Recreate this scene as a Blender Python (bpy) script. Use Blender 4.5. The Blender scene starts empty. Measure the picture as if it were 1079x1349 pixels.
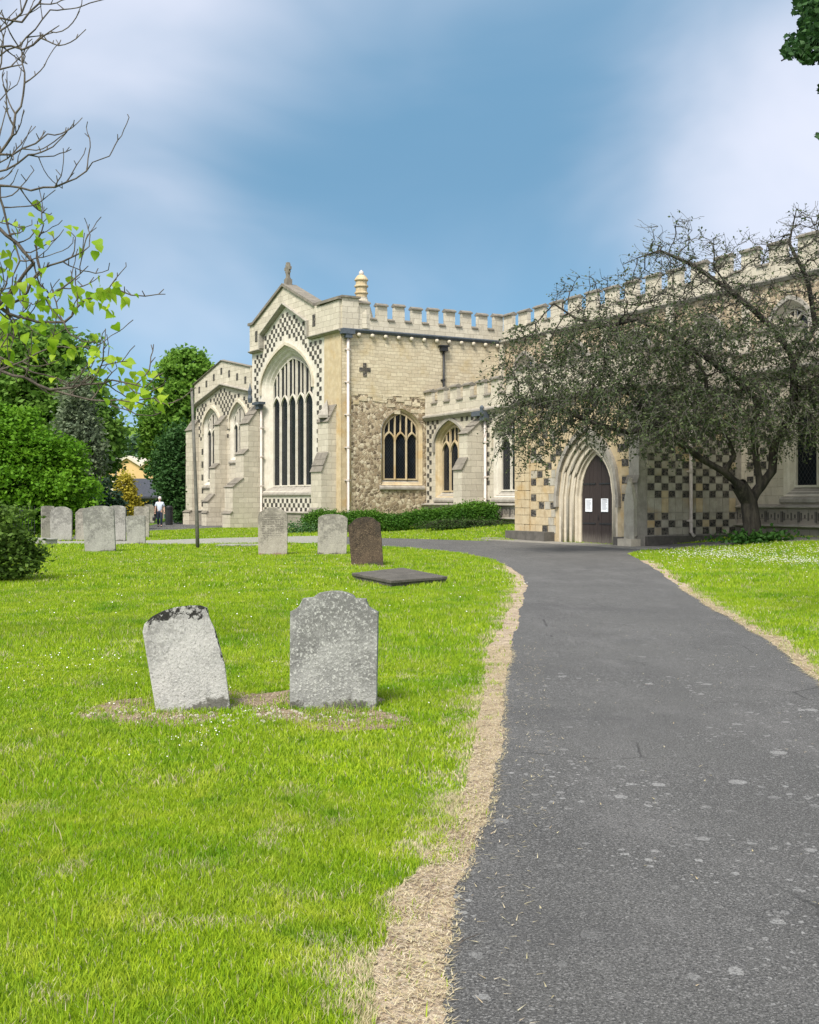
import bpy, math, random
import numpy as np
from mathutils import Vector, Matrix, geometry
R = math.radians
rng = np.random.default_rng(7)
random.seed(7)
S = bpy.context.scene
COL = S.collection

# ------------------------------------------------------------------ camera
cam_d = bpy.data.cameras.new('camera'); cam = bpy.data.objects.new('camera', cam_d); COL.objects.link(cam)
cam.location = (0, 0, 1.6); cam.rotation_euler = (R(90), 0, 0)
cam_d.sensor_fit = 'VERTICAL'; cam_d.sensor_height = 24; cam_d.lens = 24*1440/1349
cam_d.shift_y = -15.5/1349
cam_d.clip_start = 0.1; cam_d.clip_end = 5000
S.camera = cam
S.render.resolution_x = 819; S.render.resolution_y = 1024
S.view_settings.view_transform = 'Standard'; S.view_settings.look = 'None'
S.view_settings.gamma = 1; S.view_settings.use_curve_mapping = False
S.view_settings.exposure = 1.42

# ------------------------------------------------------------------ node helper
class NT:
    def __init__(s, tree):
        s.t = tree; s.n = tree.nodes; s.l = tree.links
    def node(s, typ, **kw):
        n = s.n.new(typ)
        for k, v in kw.items(): setattr(n, k, v)
        return n
    def set(s, sock, v):
        if isinstance(v, bpy.types.NodeSocket): s.l.new(v, sock)
        else: sock.default_value = v
    def math(s, op, a, b=0.0, c=None, clamp=False):
        n = s.node('ShaderNodeMath', operation=op); n.use_clamp = clamp
        s.set(n.inputs[0], a); s.set(n.inputs[1], b)
        if c is not None: s.set(n.inputs[2], c)
        return n.outputs[0]
    def mix(s, f, a, b, blend='MIX'):
        n = s.node('ShaderNodeMix', data_type='RGBA', blend_type=blend)
        s.set(n.inputs[0], f)
        for i, v in ((6, a), (7, b)):
            if not isinstance(v, bpy.types.NodeSocket) and len(v) == 3: v = (*v, 1)
            s.set(n.inputs[i], v)
        return n.outputs[2]
    def noise(s, vec, scale, detail=4, rough=.55, dist=0.0):
        n = s.node('ShaderNodeTexNoise'); s.l.new(vec, n.inputs['Vector'])
        n.inputs['Scale'].default_value = scale; n.inputs['Detail'].default_value = detail
        n.inputs['Roughness'].default_value = rough; n.inputs['Distortion'].default_value = dist
        return n.outputs['Fac']
    def ramp(s, f, lo, hi, a=0.0, b=1.0):
        n = s.node('ShaderNodeMapRange'); n.interpolation_type = 'SMOOTHSTEP'
        s.set(n.inputs[0], f)
        for i, v in ((1, lo), (2, hi), (3, a), (4, b)): n.inputs[i].default_value = v
        return n.outputs[0]
    def vmul(s, vec, v):
        n = s.node('ShaderNodeVectorMath', operation='MULTIPLY'); s.set(n.inputs[0], vec); n.inputs[1].default_value = v
        return n.outputs[0]
    def comb(s, x, y, z):
        n = s.node('ShaderNodeCombineXYZ')
        s.set(n.inputs[0], x); s.set(n.inputs[1], y); s.set(n.inputs[2], z); return n.outputs[0]
    def sep(s, v):
        n = s.node('ShaderNodeSeparateXYZ'); s.l.new(v, n.inputs[0]); return n.outputs

# ------------------------------------------------------------------ world
SUN_EL, SUN_AZ = 52, 205      # azimuth clockwise from +Y
wd = bpy.data.worlds.new('World'); S.world = wd; wd.use_nodes = True
w = NT(wd.node_tree); w.n.clear()
tc = w.node('ShaderNodeTexCoord').outputs['Generated']
sky = w.node('ShaderNodeTexSky', sky_type='NISHITA'); sky.sun_disc = False
sky.sun_elevation = R(SUN_EL); sky.sun_rotation = R(SUN_AZ)
dx, dy, dz = w.sep(tc)
zz = w.math('ADD', w.math('MAXIMUM', dz, 0.0), 0.35)
flat = w.comb(w.math('DIVIDE', dx, zz), w.math('DIVIDE', dy, zz), 0.0)
n1 = w.noise(flat, 1.1, 3, .45, .5)
n2 = w.noise(w.vmul(tc, (1.6, 1.6, 2.6)), 2.4, 4, .48, .5)
cl = w.math('ADD', w.math('MULTIPLY', n1, .5), w.math('MULTIPLY', n2, .5))
def lobe(az, el, wid, amp):
    v = Vector((az, 1, el)).normalized()
    d = w.node('ShaderNodeVectorMath', operation='DISTANCE'); w.l.new(tc, d.inputs[0]); d.inputs[1].default_value = v
    return w.math('MULTIPLY', w.ramp(d.outputs['Value'], 0.0, wid, 1, 0), amp)
back = w.ramp(dy, .75, -.3, 0, .42)      # the storm bank stands in front of us, brighter cloud behind
f = cl
for L in (lobe(-.30, .52, .26, .24), lobe(.34, .26, .24, .34), lobe(.42, .46, .26, .15), lobe(-.36, .28, .25, .02),
          lobe(.05, .28, .32, -.16), lobe(.0, .60, .3, .06), back):
    f = w.math('ADD', f, L)
f = w.ramp(f, .36, .94)
dark = w.mix(w.ramp(dz, .0, .30), (.108, .215, .325), (.066, .140, .215))
cloud = w.mix(f, dark, (.325, .338, .390))
skc = w.node('ShaderNodeVectorMath', operation='SCALE'); w.l.new(sky.outputs[0], skc.inputs[0]); skc.inputs['Scale'].default_value = .07
cloud = w.mix(w.ramp(dy, .6, -.5, 0, .8), cloud, (.46, .48, .52))
allc = w.mix(.92, skc.outputs[0], cloud)
bg = w.node('ShaderNodeBackground'); w.l.new(allc, bg.inputs[0]); bg.inputs[1].default_value = 1.0
out = w.node('ShaderNodeOutputWorld'); w.l.new(bg.outputs[0], out.inputs[0])

sd = bpy.data.lights.new('sun', 'SUN'); so = bpy.data.objects.new('sun', sd); COL.objects.link(so)
sd.energy = 2.2; sd.angle = R(20); sd.color = (1.0, .93, .83)
so.rotation_euler = (R(90-SUN_EL), 0, R(180-SUN_AZ)); so.location = (0, -20, 40)

# ------------------------------------------------------------------ geometry helpers
F = 1440.0; HZ = 659.0; EYE = 1.6
def PW(x, y, Y):            # photo pixel at a known distance -> world point
    return Vector(((x-540)/F*Y, Y, EYE+(HZ-y)/F*Y))
def GR(x, y):               # photo pixel on flat ground -> x, y
    Y = EYE*F/(y-HZ); return ((x-540)/F*Y, Y)
def sm(t):
    t = np.clip(t, 0, 1); return t*t*(3-2*t)
def ground(X, Y):
    X = np.asarray(X, float); Y = np.asarray(Y, float)
    v = X*.8793+Y*.4763
    rise = .42*sm((v-22.5)/6.0)
    mask = 1-np.exp(-((X-6.2)**2+(Y-39.6)**2)/20.0)
    far = .0
    und = .02*np.sin(X*.7+1.3)*np.sin(Y*.45)*sm((Y-3)/10)*sm((Y-1)/3)
    return rise*mask+und
def gz(x, y): return float(ground(x, y))

def npmesh(name, V, Fc, mats=None, attrs=None, smooth=False):
    V = np.asarray(V, np.float32).reshape(-1, 3); Fc = np.asarray(Fc, np.int32)
    me = bpy.data.meshes.new(name)
    k = Fc.shape[1]; n = Fc.shape[0]
    me.vertices.add(len(V)); me.vertices.foreach_set('co', V.ravel())
    me.loops.add(n*k); me.loops.foreach_set('vertex_index', Fc.ravel())
    me.polygons.add(n); me.polygons.foreach_set('loop_start', np.arange(0, n*k, k, dtype=np.int32))
    try: me.polygons.foreach_set('loop_total', np.full(n, k, np.int32))
    except Exception: pass
    if smooth: me.polygons.foreach_set('use_smooth', np.ones(n, bool))
    if attrs:
        for an, (dom, arr) in attrs.items():
            a = me.attributes.new(an, 'FLOAT', dom); a.data.foreach_set('value', np.asarray(arr, np.float32))
    me.update(calc_edges=True)
    if mats:
        for m in (mats if isinstance(mats, (list, tuple)) else [mats]): me.materials.append(m)
    return me
def link(name, me, parent=None, loc=None, rz=0.0):
    o = bpy.data.objects.new(name, me); COL.objects.link(o)
    if parent is not None: o.parent = parent
    if loc is not None: o.location = loc
    if rz: o.rotation_euler = (0, 0, rz)
    return o
def tag(o, label=None, cat=None, group=None, kind=None):
    if label: o['label'] = label
    if cat: o['category'] = cat
    if group: o['group'] = group
    if kind: o['kind'] = kind
    return o
def thing(name, label, cat, loc, rz=0.0, group=None):
    o = link(name, None, None, loc, rz); o.empty_display_size = .3
    return tag(o, label, cat, group)

class MB:
    def __init__(s): s.v = []; s.f = []; s.m = []
    def add(s, vs, fs, m=0):
        b = len(s.v); s.v += [tuple(p) for p in vs]; s.f += [tuple(i+b for i in q) for q in fs]; s.m += [m]*len(fs)
        return s
    def box(s, x0, x1, y0, y1, z0, z1, m=0, j=0.0):
        vs = [(x, y, z) for x in (x0, x1) for y in (y0, y1) for z in (z0, z1)]
        if j: vs = [tuple(c+random.uniform(-j, j) for c in p) for p in vs]
        return s.add(vs, [(0, 1, 3, 2), (4, 6, 7, 5), (0, 4, 5, 1), (2, 3, 7, 6), (0, 2, 6, 4), (1, 5, 7, 3)], m)
    def prism_y(s, pts, y0, y1, m=0):         # polygon in x,z extruded along y
        n = len(pts); vs = [(x, y0, z) for x, z in pts]+[(x, y1, z) for x, z in pts]
        tr = geometry.tessellate_polygon([[Vector((x, z, 0)) for x, z in pts]])
        fs = [tuple(t) for t in tr]+[tuple(n+i for i in reversed(t)) for t in tr]
        fs += [(i, (i+1) % n, n+(i+1) % n, n+i) for i in range(n)]
        return s.add(vs, fs, m)
    def prism_x(s, pts, x0, x1, m=0):         # polygon in y,z extruded along x
        n = len(pts); vs = [(x0, y, z) for y, z in pts]+[(x1, y, z) for y, z in pts]
        tr = geometry.tessellate_polygon([[Vector((y, z, 0)) for y, z in pts]])
        fs = [tuple(reversed(t)) for t in tr]+[tuple(n+i for i in t) for t in tr]
        fs += [(i, (i+1) % n, n+(i+1) % n, n+i) for i in range(n)]
        return s.add(vs, fs, m)
    def prism_z(s, pts, z0, z1, m=0):
        n = len(pts); vs = [(x, y, z0) for x, y in pts]+[(x, y, z1) for x, y in pts]
        tr = geometry.tessellate_polygon([[Vector((x, y, 0)) for x, y in pts]])
        fs = [tuple(reversed(t)) for t in tr]+[tuple(n+i for i in t) for t in tr]
        fs += [(i, (i+1) % n, n+(i+1) % n, n+i) for i in range(n)]
        return s.add(vs, fs, m)
    def wall(s, outer, holes, y0, y1, m=0):   # polygon with arched holes in x,z, cut in vertical slices
        if not holes: return s.prism_y(outer, y0, y1, m)
        def span(poly, x):
            zs = []
            for (xa, za), (xb, zb) in zip(poly, poly[1:]+poly[:1]):
                if (xa-x)*(xb-x) < 0: zs.append(za+(zb-za)*(x-xa)/(xb-xa))
            return sorted(zs)
        X = sorted(set(round(p[0], 5) for l in [outer]+holes for p in l))
        for xa, xb in zip(X, X[1:]):
            if xb-xa < 1e-4: continue
            e = (xb-xa)*1e-4
            A = span(outer, xa+e); B = span(outer, xb-e)
            if len(A) < 2 or len(B) < 2: continue
            rows = [(A[0], B[0]), (A[-1], B[-1])]
            for h in holes:
                ha = span(h, xa+e); hb = span(h, xb-e)
                if len(ha) >= 2 and len(hb) >= 2: rows[1:1] = [(ha[0], hb[0]), (ha[-1], hb[-1])]
            for k in range(0, len(rows), 2):
                (a0, b0), (a1, b1) = rows[k], rows[k+1]
                s.add([(xa, y0, a0), (xb, y0, b0), (xb, y0, b1), (xa, y0, a1)], [(0, 1, 2, 3)], m)
                s.add([(xa, y1, a0), (xb, y1, b0), (xb, y1, b1), (xa, y1, a1)], [(3, 2, 1, 0)], m)
        n = len(outer)
        s.add([(x, y0, z) for x, z in outer]+[(x, y1, z) for x, z in outer],
              [(i, (i+1) % n, n+(i+1) % n, n+i) for i in range(n)], m)
        return s
    def loft(s, A, ya, B, yb, m=0, closed=True):   # two outlines in x,z
        n = len(A); r = range(n if closed else n-1)
        return s.add([(x, ya, z) for x, z in A]+[(x, yb, z) for x, z in B],
                     [(i, (i+1) % n, n+(i+1) % n, n+i) for i in r], m)
    def tube(s, P, rad, sides=8, m=0, caps=True):
        P = [Vector(p) for p in P]; rr = rad if isinstance(rad, (list, tuple)) else [rad]*len(P)
        vs = []
        for i, p in enumerate(P):
            d = (P[min(i+1, len(P)-1)]-P[max(i-1, 0)]).normalized()
            a = d.cross(Vector((0, 0, 1)) if abs(d.z) < .95 else Vector((1, 0, 0))).normalized(); b = d.cross(a)
            vs += [p+(a*math.cos(2*math.pi*k/sides)+b*math.sin(2*math.pi*k/sides))*rr[i] for k in range(sides)]
        fs = []
        for i in range(len(P)-1):
            for k in range(sides):
                fs.append((i*sides+k, i*sides+(k+1) % sides, (i+1)*sides+(k+1) % sides, (i+1)*sides+k))
        if caps: fs.append(tuple(range(sides-1, -1, -1))); fs.append(tuple((len(P)-1)*sides+k for k in range(sides)))
        return s.add(vs, fs, m)
    def lathe(s, prof, cx=0, cy=0, n=16, m=0):
        vs = [(cx+r*math.cos(2*math.pi*k/n), cy+r*math.sin(2*math.pi*k/n), z) for r, z in prof for k in range(n)]
        fs = [(i*n+k, i*n+(k+1) % n, (i+1)*n+(k+1) % n, (i+1)*n+k) for i in range(len(prof)-1) for k in range(n)]
        fs.append(tuple(range(n-1, -1, -1))); fs.append(tuple((len(prof)-1)*n+k for k in range(n)))
        return s.add(vs, fs, m)
    def mesh(s, name, mats, smooth=False):
        me = bpy.data.meshes.new(name); me.from_pydata(s.v, [], s.f)
        for m in (mats if isinstance(mats, (list, tuple)) else [mats]): me.materials.append(m)
        me.polygons.foreach_set('material_index', s.m)
        if smooth: me.polygons.foreach_set('use_smooth', [True]*len(s.f))
        me.update()
        import bmesh
        b = bmesh.new(); b.from_mesh(me); bmesh.ops.recalc_face_normals(b, faces=b.faces); b.to_mesh(me); b.free()
        return me
def bevel(o, w=.012, seg=1):
    m = o.modifiers.new('bevel', 'BEVEL'); m.width = w; m.segments = seg; m.limit_method = 'ANGLE'; m.angle_limit = R(35); return o

class Frame:                 # local x along the wall (to the right from outside), local y into the wall
    def __init__(s, ox, oy, dx, dy): s.o = (ox, oy); s.rz = math.atan2(dy, dx); s.d = (dx, dy)
    def at(s, x, y): return (s.o[0]+s.d[0]*x-s.d[1]*y, s.o[1]+s.d[1]*x+s.d[0]*y)
    def put(s, name, me, root, part=None):
        if part is not None: return link(name, me, part)
        return link(name, me, root, (s.o[0]-root.location[0], s.o[1]-root.location[1], -root.location[2]), s.rz)

# ------------------------------------------------------------------ materials
def newmat(name, rough=.9, spec=.3):
    m = bpy.data.materials.new(name); m.use_nodes = True; t = NT(m.node_tree)
    b = t.n['Principled BSDF']; b.inputs['Roughness'].default_value = rough
    b.inputs['Specular IOR Level'].default_value = spec
    return m, t, b
def addbump(t, b, h, strength=.5, dist=.02):
    n = t.node('ShaderNodeBump'); n.inputs['Strength'].default_value = strength; n.inputs['Distance'].default_value = dist
    t.l.new(h, n.inputs['Height']); t.l.new(n.outputs[0], b.inputs['Normal'])
def objvec(t, world=False):
    if world: return t.node('ShaderNodeNewGeometry').outputs['Position']
    return t.node('ShaderNodeTexCoord').outputs['Object']
def stone(name, c1, c2, brick=None, mortar=(.30, .26, .20), stain=.5, staincol=(.16, .15, .13), rough=.92, warm=None, bs=.5, var=1.0, nscale=1.0, irr=1.0):
    m, t, b = newmat(name, rough)
    v = objvec(t); x, y, z = t.sep(v)
    wv = objvec(t, True)
    uv = t.comb(t.math('ADD', t.math('ADD', x, y), t.math('MULTIPLY', t.noise(v, 1.1, 3), .35)), t.math('ADD', z, t.math('MULTIPLY', t.noise(v, .9, 3), .10*irr)), 0.0)
    if brick:
        br = t.node('ShaderNodeTexBrick'); t.l.new(uv, br.inputs['Vector'])
        br.inputs['Scale'].default_value = 1; br.inputs['Brick Width'].default_value = brick[0]
        br.inputs['Row Height'].default_value = brick[1]; br.inputs['Mortar Size'].default_value = .012
        br.inputs['Mortar Smooth'].default_value = .3; br.inputs['Bias'].default_value = -.1
        br.inputs['Color1'].default_value = (*c1, 1); br.inputs['Color2'].default_value = (*c2, 1)
        br.inputs['Mortar'].default_value = (*mortar, 1); base = br.outputs['Color']; fac = br.outputs['Fac']
    else:
        base = t.mix(t.ramp(t.noise(wv, 3*nscale, 5, .6), .35, .65), c1, c2); fac = None
    n_mid = t.noise(wv, 2.3*nscale, 6, .65)
    base = t.mix(t.ramp(n_mid, .3, .7, 0, .55*var), base, tuple(k*.72 for k in c1), 'MIX')
    if warm:
        base = t.mix(t.ramp(t.noise(wv, 1.1, 3, .5), .5, .72, 0, .75), base, warm)
    st = t.noise(t.vmul(wv, (1.6, 1.6, .35)), 2.0*nscale, 6, .7)
    base = t.mix(t.ramp(st, .52, .78, 0, stain), base, staincol)
    fine = t.noise(wv, 38, 4, .7)
    base = t.mix(t.ramp(t.noise(t.vmul(wv, (4, 4, .5)), 2.0, 6, .8), .55, .70, 0, .35), base, staincol)
    base = t.mix(t.ramp(t.noise(wv, 5.5, 5, .8), .56, .66, 0, .35), base, tuple(min(k*1.25, .8) for k in c1))
    base = t.mix(t.ramp(fine, .3, .7, 0, .25), base, tuple(k*.6 for k in c2))
    t.l.new(base, b.inputs['Base Color'])
    h = t.math('ADD', t.math('MULTIPLY', fine, .25), t.math('MULTIPLY', t.noise(wv, 9, 4, .6), .5))
    if fac is not None: h = t.math('SUBTRACT', h, t.math('MULTIPLY', fac, .9))
    addbump(t, b, h, bs, .025)
    return m
M = {}
M['ashlar'] = stone('ashlar', (.63, .58, .475), (.46, .42, .335), (.62, .30), (.34, .30, .235), .55, (.26, .235, .19), var=1.0, bs=.6)
M['rubble_ashlar'] = stone('rubble_ashlar', (.70, .62, .45), (.50, .42, .29), (.36, .19), (.44, .38, .27), .30, (.30, .25, .18), warm=(.50, .40, .23), var=1.1, bs=.8, irr=3.0)
M['yellow_ashlar'] = stone('yellow_ashlar', (.58, .485, .32), (.47, .375, .23), None, stain=.45, staincol=(.26, .20, .14), warm=(.46, .31, .13))
M['pale_block'] = stone('pale_block', (.47, .445, .37), (.35, .33, .27), None, stain=.55, staincol=(.20, .17, .13), warm=(.36, .27, .15))
M['dressed'] = stone('dressed_stone', (.65, .59, .47), (.52, .465, .365), None, stain=.35, staincol=(.25, .22, .18))
M['white_dressed'] = stone('pale_dressed', (.68, .645, .56), (.57, .53, .45), None, stain=.25, staincol=(.33, .30, .26), var=.5)
M['grey_stone'] = stone('weathered_grey', (.40, .375, .325), (.27, .25, .215), None, stain=.7, staincol=(.10, .095, .08))
M['coping'] = stone('coping_stone', (.26, .235, .195), (.17, .155, .13), None, stain=.6, staincol=(.08, .075, .065))
M['dark_plinth'] = stone('dark_plinth', (.14, .13, .115), (.09, .085, .075), None, stain=.5, staincol=(.04, .045, .04))
M['plinth'] = stone('plinth_stone', (.34, .31, .26), (.22, .20, .165), (.9, .34), (.12, .11, .09), .7, (.10, .095, .08))
def flint_mat(name, dark=False, scale=7.5):
    m, t, b = newmat(name, .75)
    wv = objvec(t, True)
    vo = t.node('ShaderNodeTexVoronoi'); t.l.new(wv, vo.inputs['Vector']); vo.inputs['Scale'].default_value = scale
    ve = t.node('ShaderNodeTexVoronoi', feature='DISTANCE_TO_EDGE'); t.l.new(wv, ve.inputs['Vector']); ve.inputs['Scale'].default_value = scale
    sp = t.node('ShaderNodeSeparateColor'); t.l.new(vo.outputs['Color'], sp.inputs[0])
    rmp = t.node('ShaderNodeValToRGB'); t.l.new(sp.outputs[0], rmp.inputs[0]); e = rmp.color_ramp.elements
    cols = [(0, (.020, .020, .022)), (.4, (.045, .043, .04)), (.75, (.09, .083, .07)), (1, (.19, .175, .14))] if dark else \
           [(0, (.10, .08, .055)), (.3, (.25, .19, .12)), (.55, (.38, .30, .20)), (.8, (.50, .42, .29)), (1, (.64, .57, .43))]
    e[0].position, e[0].color = cols[0][0], (*cols[0][1], 1); e[1].position, e[1].color = cols[-1][0], (*cols[-1][1], 1)
    for p, c in cols[1:-1]: q = e.new(p); q.color = (*c, 1)
    mort = (.16, .145, .12) if dark else (.40, .335, .24)
    edge = t.ramp(ve.outputs['Distance'], .015, .11)
    c = t.mix(edge, mort, rmp.outputs[0])
    c = t.mix(t.ramp(t.noise(wv, 1.2, 4), .4, .7, 0, .35), c, (.25, .19, .12) if not dark else (.05, .05, .05))
    t.l.new(c, b.inputs['Base Color'])
    addbump(t, b, t.math('ADD', edge, t.math('MULTIPLY', t.noise(wv, 40, 3), .5)), .8, .03)
    return m
M['flint_rubble'] = flint_mat('flint_rubble', False, 6.0)
M['flint'] = flint_mat('knapped_flint', True, 11)
def plain(name, col, rough=.6, metal=0, var=.25, scale=6, bump=.1):
    m, t, b = newmat(name, rough); b.inputs['Metallic'].default_value = metal
    v = objvec(t, True)
    c = t.mix(t.ramp(t.noise(v, scale, 5, .6), .3, .7), col, tuple(k*(1-var) for k in col))
    t.l.new(c, b.inputs['Base Color'])
    if bump: addbump(t, b, t.noise(v, scale*6, 4, .6), bump, .01)
    return m
M['lead'] = plain('lead', (.10, .12, .145), .5, .2)
M['black_iron'] = plain('black_iron', (.025, .027, .03), .45)
M['white_pipe'] = plain('painted_pipe', (.60, .54, .50), .5, var=.15)
M['paper'] = plain('paper', (.82, .86, .90), .7, var=.04, bump=0)
M['ink'] = plain('ink', (.20, .21, .25), .8, bump=0)
M['pole'] = plain('grey_pole', (.15, .145, .125), .6, var=.4)
def door_mat():
    m, t, b = newmat('old_oak', .65)
    v = objvec(t)
    c = t.mix(t.noise(t.vmul(v, (14, 14, .8)), 3, 6, .7), (.055, .042, .038), (.014, .011, .011))
    x, y, z = t.sep(v)
    c = t.mix(t.ramp(t.math('ADD', z, t.math('MULTIPLY', t.noise(t.vmul(v, (9, 9, 1)), 3), .5)), .75, .25, 0, .75), c, (.17, .15, .13))
    t.l.new(c, b.inputs['Base Color']); addbump(t, b, t.noise(t.vmul(v, (20, 20, 1)), 4, 5), .4, .01); return m
M['oak'] = door_mat()
def glass_mat():
    m, t, b = newmat('leaded_glass', .12, .5)
    v = objvec(t); x, y, z = t.sep(v)
    a = t.math('ADD', t.math('MULTIPLY', x, 6.5), t.math('MULTIPLY', z, 4.5)); c2 = t.math('SUBTRACT', t.math('MULTIPLY', x, 6.5), t.math('MULTIPLY', z, 4.5))
    la = t.math('ABSOLUTE', t.math('SUBTRACT', t.math('FRACT', a), .5)); lb = t.math('ABSOLUTE', t.math('SUBTRACT', t.math('FRACT', c2), .5))
    lead = t.math('MAXIMUM', t.ramp(la, .44, .47), t.ramp(lb, .44, .47))
    c = t.mix(lead, (.006, .009, .013), (.03, .033, .036))
    c = t.mix(t.ramp(t.noise(v, 3), .5, .7, 0, .6), c, (.014, .02, .03))
    t.l.new(c, b.inputs['Base Color'])
    t.l.new(t.math('ADD', .12, t.math('MULTIPLY', lead, .5)), b.inputs['Roughness'])
    addbump(t, b, t.math('ADD', lead, t.noise(v, 5, 2)), .25, .006)
    b.inputs['Specular IOR Level'].default_value = .25
    return m
M['glass'] = glass_mat()

def grave_mat(name, c1, c2, lich=(.42, .43, .40), lf=.5, blackf=0.0, top=1.0, moss=None, lines=None, zdark=.12):
    m, t, b = newmat(name, .95)
    v = objvec(t); x, y, z = t.sep(v)
    n = t.noise(v, 5, 6, .7)
    c = t.mix(t.ramp(n, .35, .65), c1, c2)
    c = t.mix(t.ramp(t.math('ADD', t.noise(v, 3.2, 6, .75), t.math('MULTIPLY', z, zdark)), .54, .70, 0, .8), c, tuple(k*.45 for k in c2))
    sp = t.noise(v, 55, 5, .75)
    c = t.mix(t.ramp(sp, .52, .62, 0, lf), c, lich)
    c = t.mix(t.ramp(t.noise(v, 80, 3, .7), .53, .66, 0, .7), c, tuple(k*.35 for k in c2))
    c = t.mix(t.ramp(t.noise(t.vmul(v, (5, 5, 1)), 2.2, 5, .7), .52, .8, 0, .6), c, tuple(k*.55 for k in c1))
    if blackf:
        edge = t.math('ADD', z, t.math('ADD', t.math('MULTIPLY', t.math('ABSOLUTE', x), .12), t.ramp(x, .235, .275, 0, .35)))
        bn = t.math('ADD', t.math('MULTIPLY', t.noise(v, 8, 6, .8), .9), t.ramp(edge, top-.22, top+.06, 0, .26))
        c = t.mix(t.ramp(bn, .66, .70, 0, blackf), c, (.022, .022, .020))
    foot = t.math('ADD', t.ramp(z, .20, -.02, 0, .26), t.math('MULTIPLY', t.noise(v, 7, 6, .8), .9))
    c = t.mix(t.ramp(foot, .62, .70, 0, .8), c, moss or (.05, .048, .035))
    if lines:
        z0, z1, hw = lines
        fr = t.math('FRACT', t.math('MULTIPLY', z, 15.0))
        ln = t.math('MULTIPLY', t.ramp(fr, .45, .55), t.ramp(t.noise(t.vmul(v, (3.5, 1, .3)), 11, 3, .8), .46, .54))
        ln = t.math('MULTIPLY', ln, t.math('MULTIPLY', t.ramp(z, z0, z0+.02), t.ramp(z, z1, z1-.02)))
        ln = t.math('MULTIPLY', ln, t.ramp(t.math('ABSOLUTE', x), hw, hw-.04))
        c = t.mix(t.math('MULTIPLY', ln, .7), c, tuple(k*.3 for k in c2))
    t.l.new(c, b.inputs['Base Color'])
    addbump(t, b, t.math('ADD', t.math('MULTIPLY', sp, .5), t.noise(v, 14, 5, .7)), .7, .02)
    return m

def leaf_mat(name, c1, c2, trans=.35, rough=.6, scale=.7):
    m = bpy.data.materials.new(name); m.use_nodes = True; t = NT(m.node_tree); t.n.clear()
    at = t.node('ShaderNodeAttribute', attribute_name='tint').outputs['Fac']
    wv = objvec(t, True)
    f = t.math('ADD', t.math('MULTIPLY', at, .7), t.math('MULTIPLY', t.ramp(t.noise(wv, scale, 3), .3, .7), .3))
    c = t.mix(f, c1, c2)
    p = t.node('ShaderNodeBsdfPrincipled'); t.l.new(c, p.inputs['Base Color']); p.inputs['Roughness'].default_value = rough
    p.inputs['Specular IOR Level'].default_value = .2
    tr = t.node('ShaderNodeBsdfTranslucent'); t.l.new(c, tr.inputs['Color'])
    mx = t.node('ShaderNodeMixShader'); mx.inputs[0].default_value = trans
    t.l.new(p.outputs[0], mx.inputs[1]); t.l.new(tr.outputs[0], mx.inputs[2])
    o = t.node('ShaderNodeOutputMaterial'); t.l.new(mx.outputs[0], o.inputs[0]); return m
def bark(name, c1, c2, scale=6):
    m, t, b = newmat(name, .9); v = objvec(t, True)
    n = t.noise(t.vmul(v, (1, 1, .25)), scale, 6, .7)
    t.l.new(t.mix(t.ramp(n, .35, .65), c1, c2), b.inputs['Base Color']); addbump(t, b, n, .9, .05); return m

# ------------------------------------------------------------------ ground, paths
def smooth_poly(px, n=14, wob=.0, seed=1):
    P = [Vector((*GR(x, y), 0)) for x, y in px]
    out = []
    for i in range(len(P)-1):
        p0 = P[max(i-1, 0)]; p1 = P[i]; p2 = P[i+1]; p3 = P[min(i+2, len(P)-1)]
        for k in range(n):
            t = k/n
            q = .5*((2*p1)+(-p0+p2)*t+(2*p0-5*p1+4*p2-p3)*t*t+(-p0+3*p1-3*p2+p3)*t**3)
            out.append((q.x, q.y))
    out.append((P[-1].x, P[-1].y)); return out
def inpoly(X, Y, poly):
    X = np.asarray(X); Y = np.asarray(Y); c = np.zeros(X.shape, bool)
    n = len(poly); j = n-1
    for i in range(n):
        xi, yi = poly[i]; xj, yj = poly[j]
        if yi != yj:
            m = ((yi > Y) != (yj > Y)) & (X < (xj-xi)*(Y-yi)/(yj-yi)+xi)
            c ^= m
        j = i
    return c
def wob(poly, amp, seed):
    r = random.Random(seed); out = []; ph = [r.uniform(0, 6.28) for _ in range(6)]
    s = 0
    for i, (x, y) in enumerate(poly):
        if i: s += math.hypot(x-poly[i-1][0], y-poly[i-1][1])
        d = sum(math.sin(s*k+ph[j])/(j+1) for j, k in enumerate((2.1, 4.7, 9.3, 17, 31, 60)))*amp + r.uniform(-amp, amp)*.35
        out.append((x+d, y)); 
    return out
def dense(poly, step):
    out = [poly[0]]
    for a, b in zip(poly, poly[1:]):
        L = math.hypot(b[0]-a[0], b[1]-a[1]); n = max(1, int(L/step))
        for k in range(1, n+1): out.append((a[0]+(b[0]-a[0])*k/n, a[1]+(b[1]-a[1])*k/n))
    return out
left_px = [(560, 1700), (575, 1450), (588, 1349), (601, 1250), (599, 1180), (626, 1110), (650, 1040), (664, 985), (660, 940), (668, 900), (673, 860),
           (683, 820), (690, 790), (694, 772), (687, 758), (668, 746), (638, 736), (585, 727), (510, 720.5), (430, 717.5), (350, 716.5), (200, 717), (60, 718), (-200, 719)]
right_px = [(1450, 1400), (1290, 1150), (1160, 985), (1079, 902), (1040, 868), (990, 832), (940, 802), (890, 770), (862, 750), (840, 736)]
L_edge = wob(dense(smooth_poly(left_px), .06), .018, 3)
R_edge = wob(dense(smooth_poly(right_px), .06), .018, 4)
up_px = [(-200, 714.5), (60, 713.5), (200, 712.5), (350, 708), (430, 706.5), (520, 710), (600, 712), (684, 713.5)]
U_edge = wob(dense(smooth_poly(up_px), .15), .03, 5)
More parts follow.
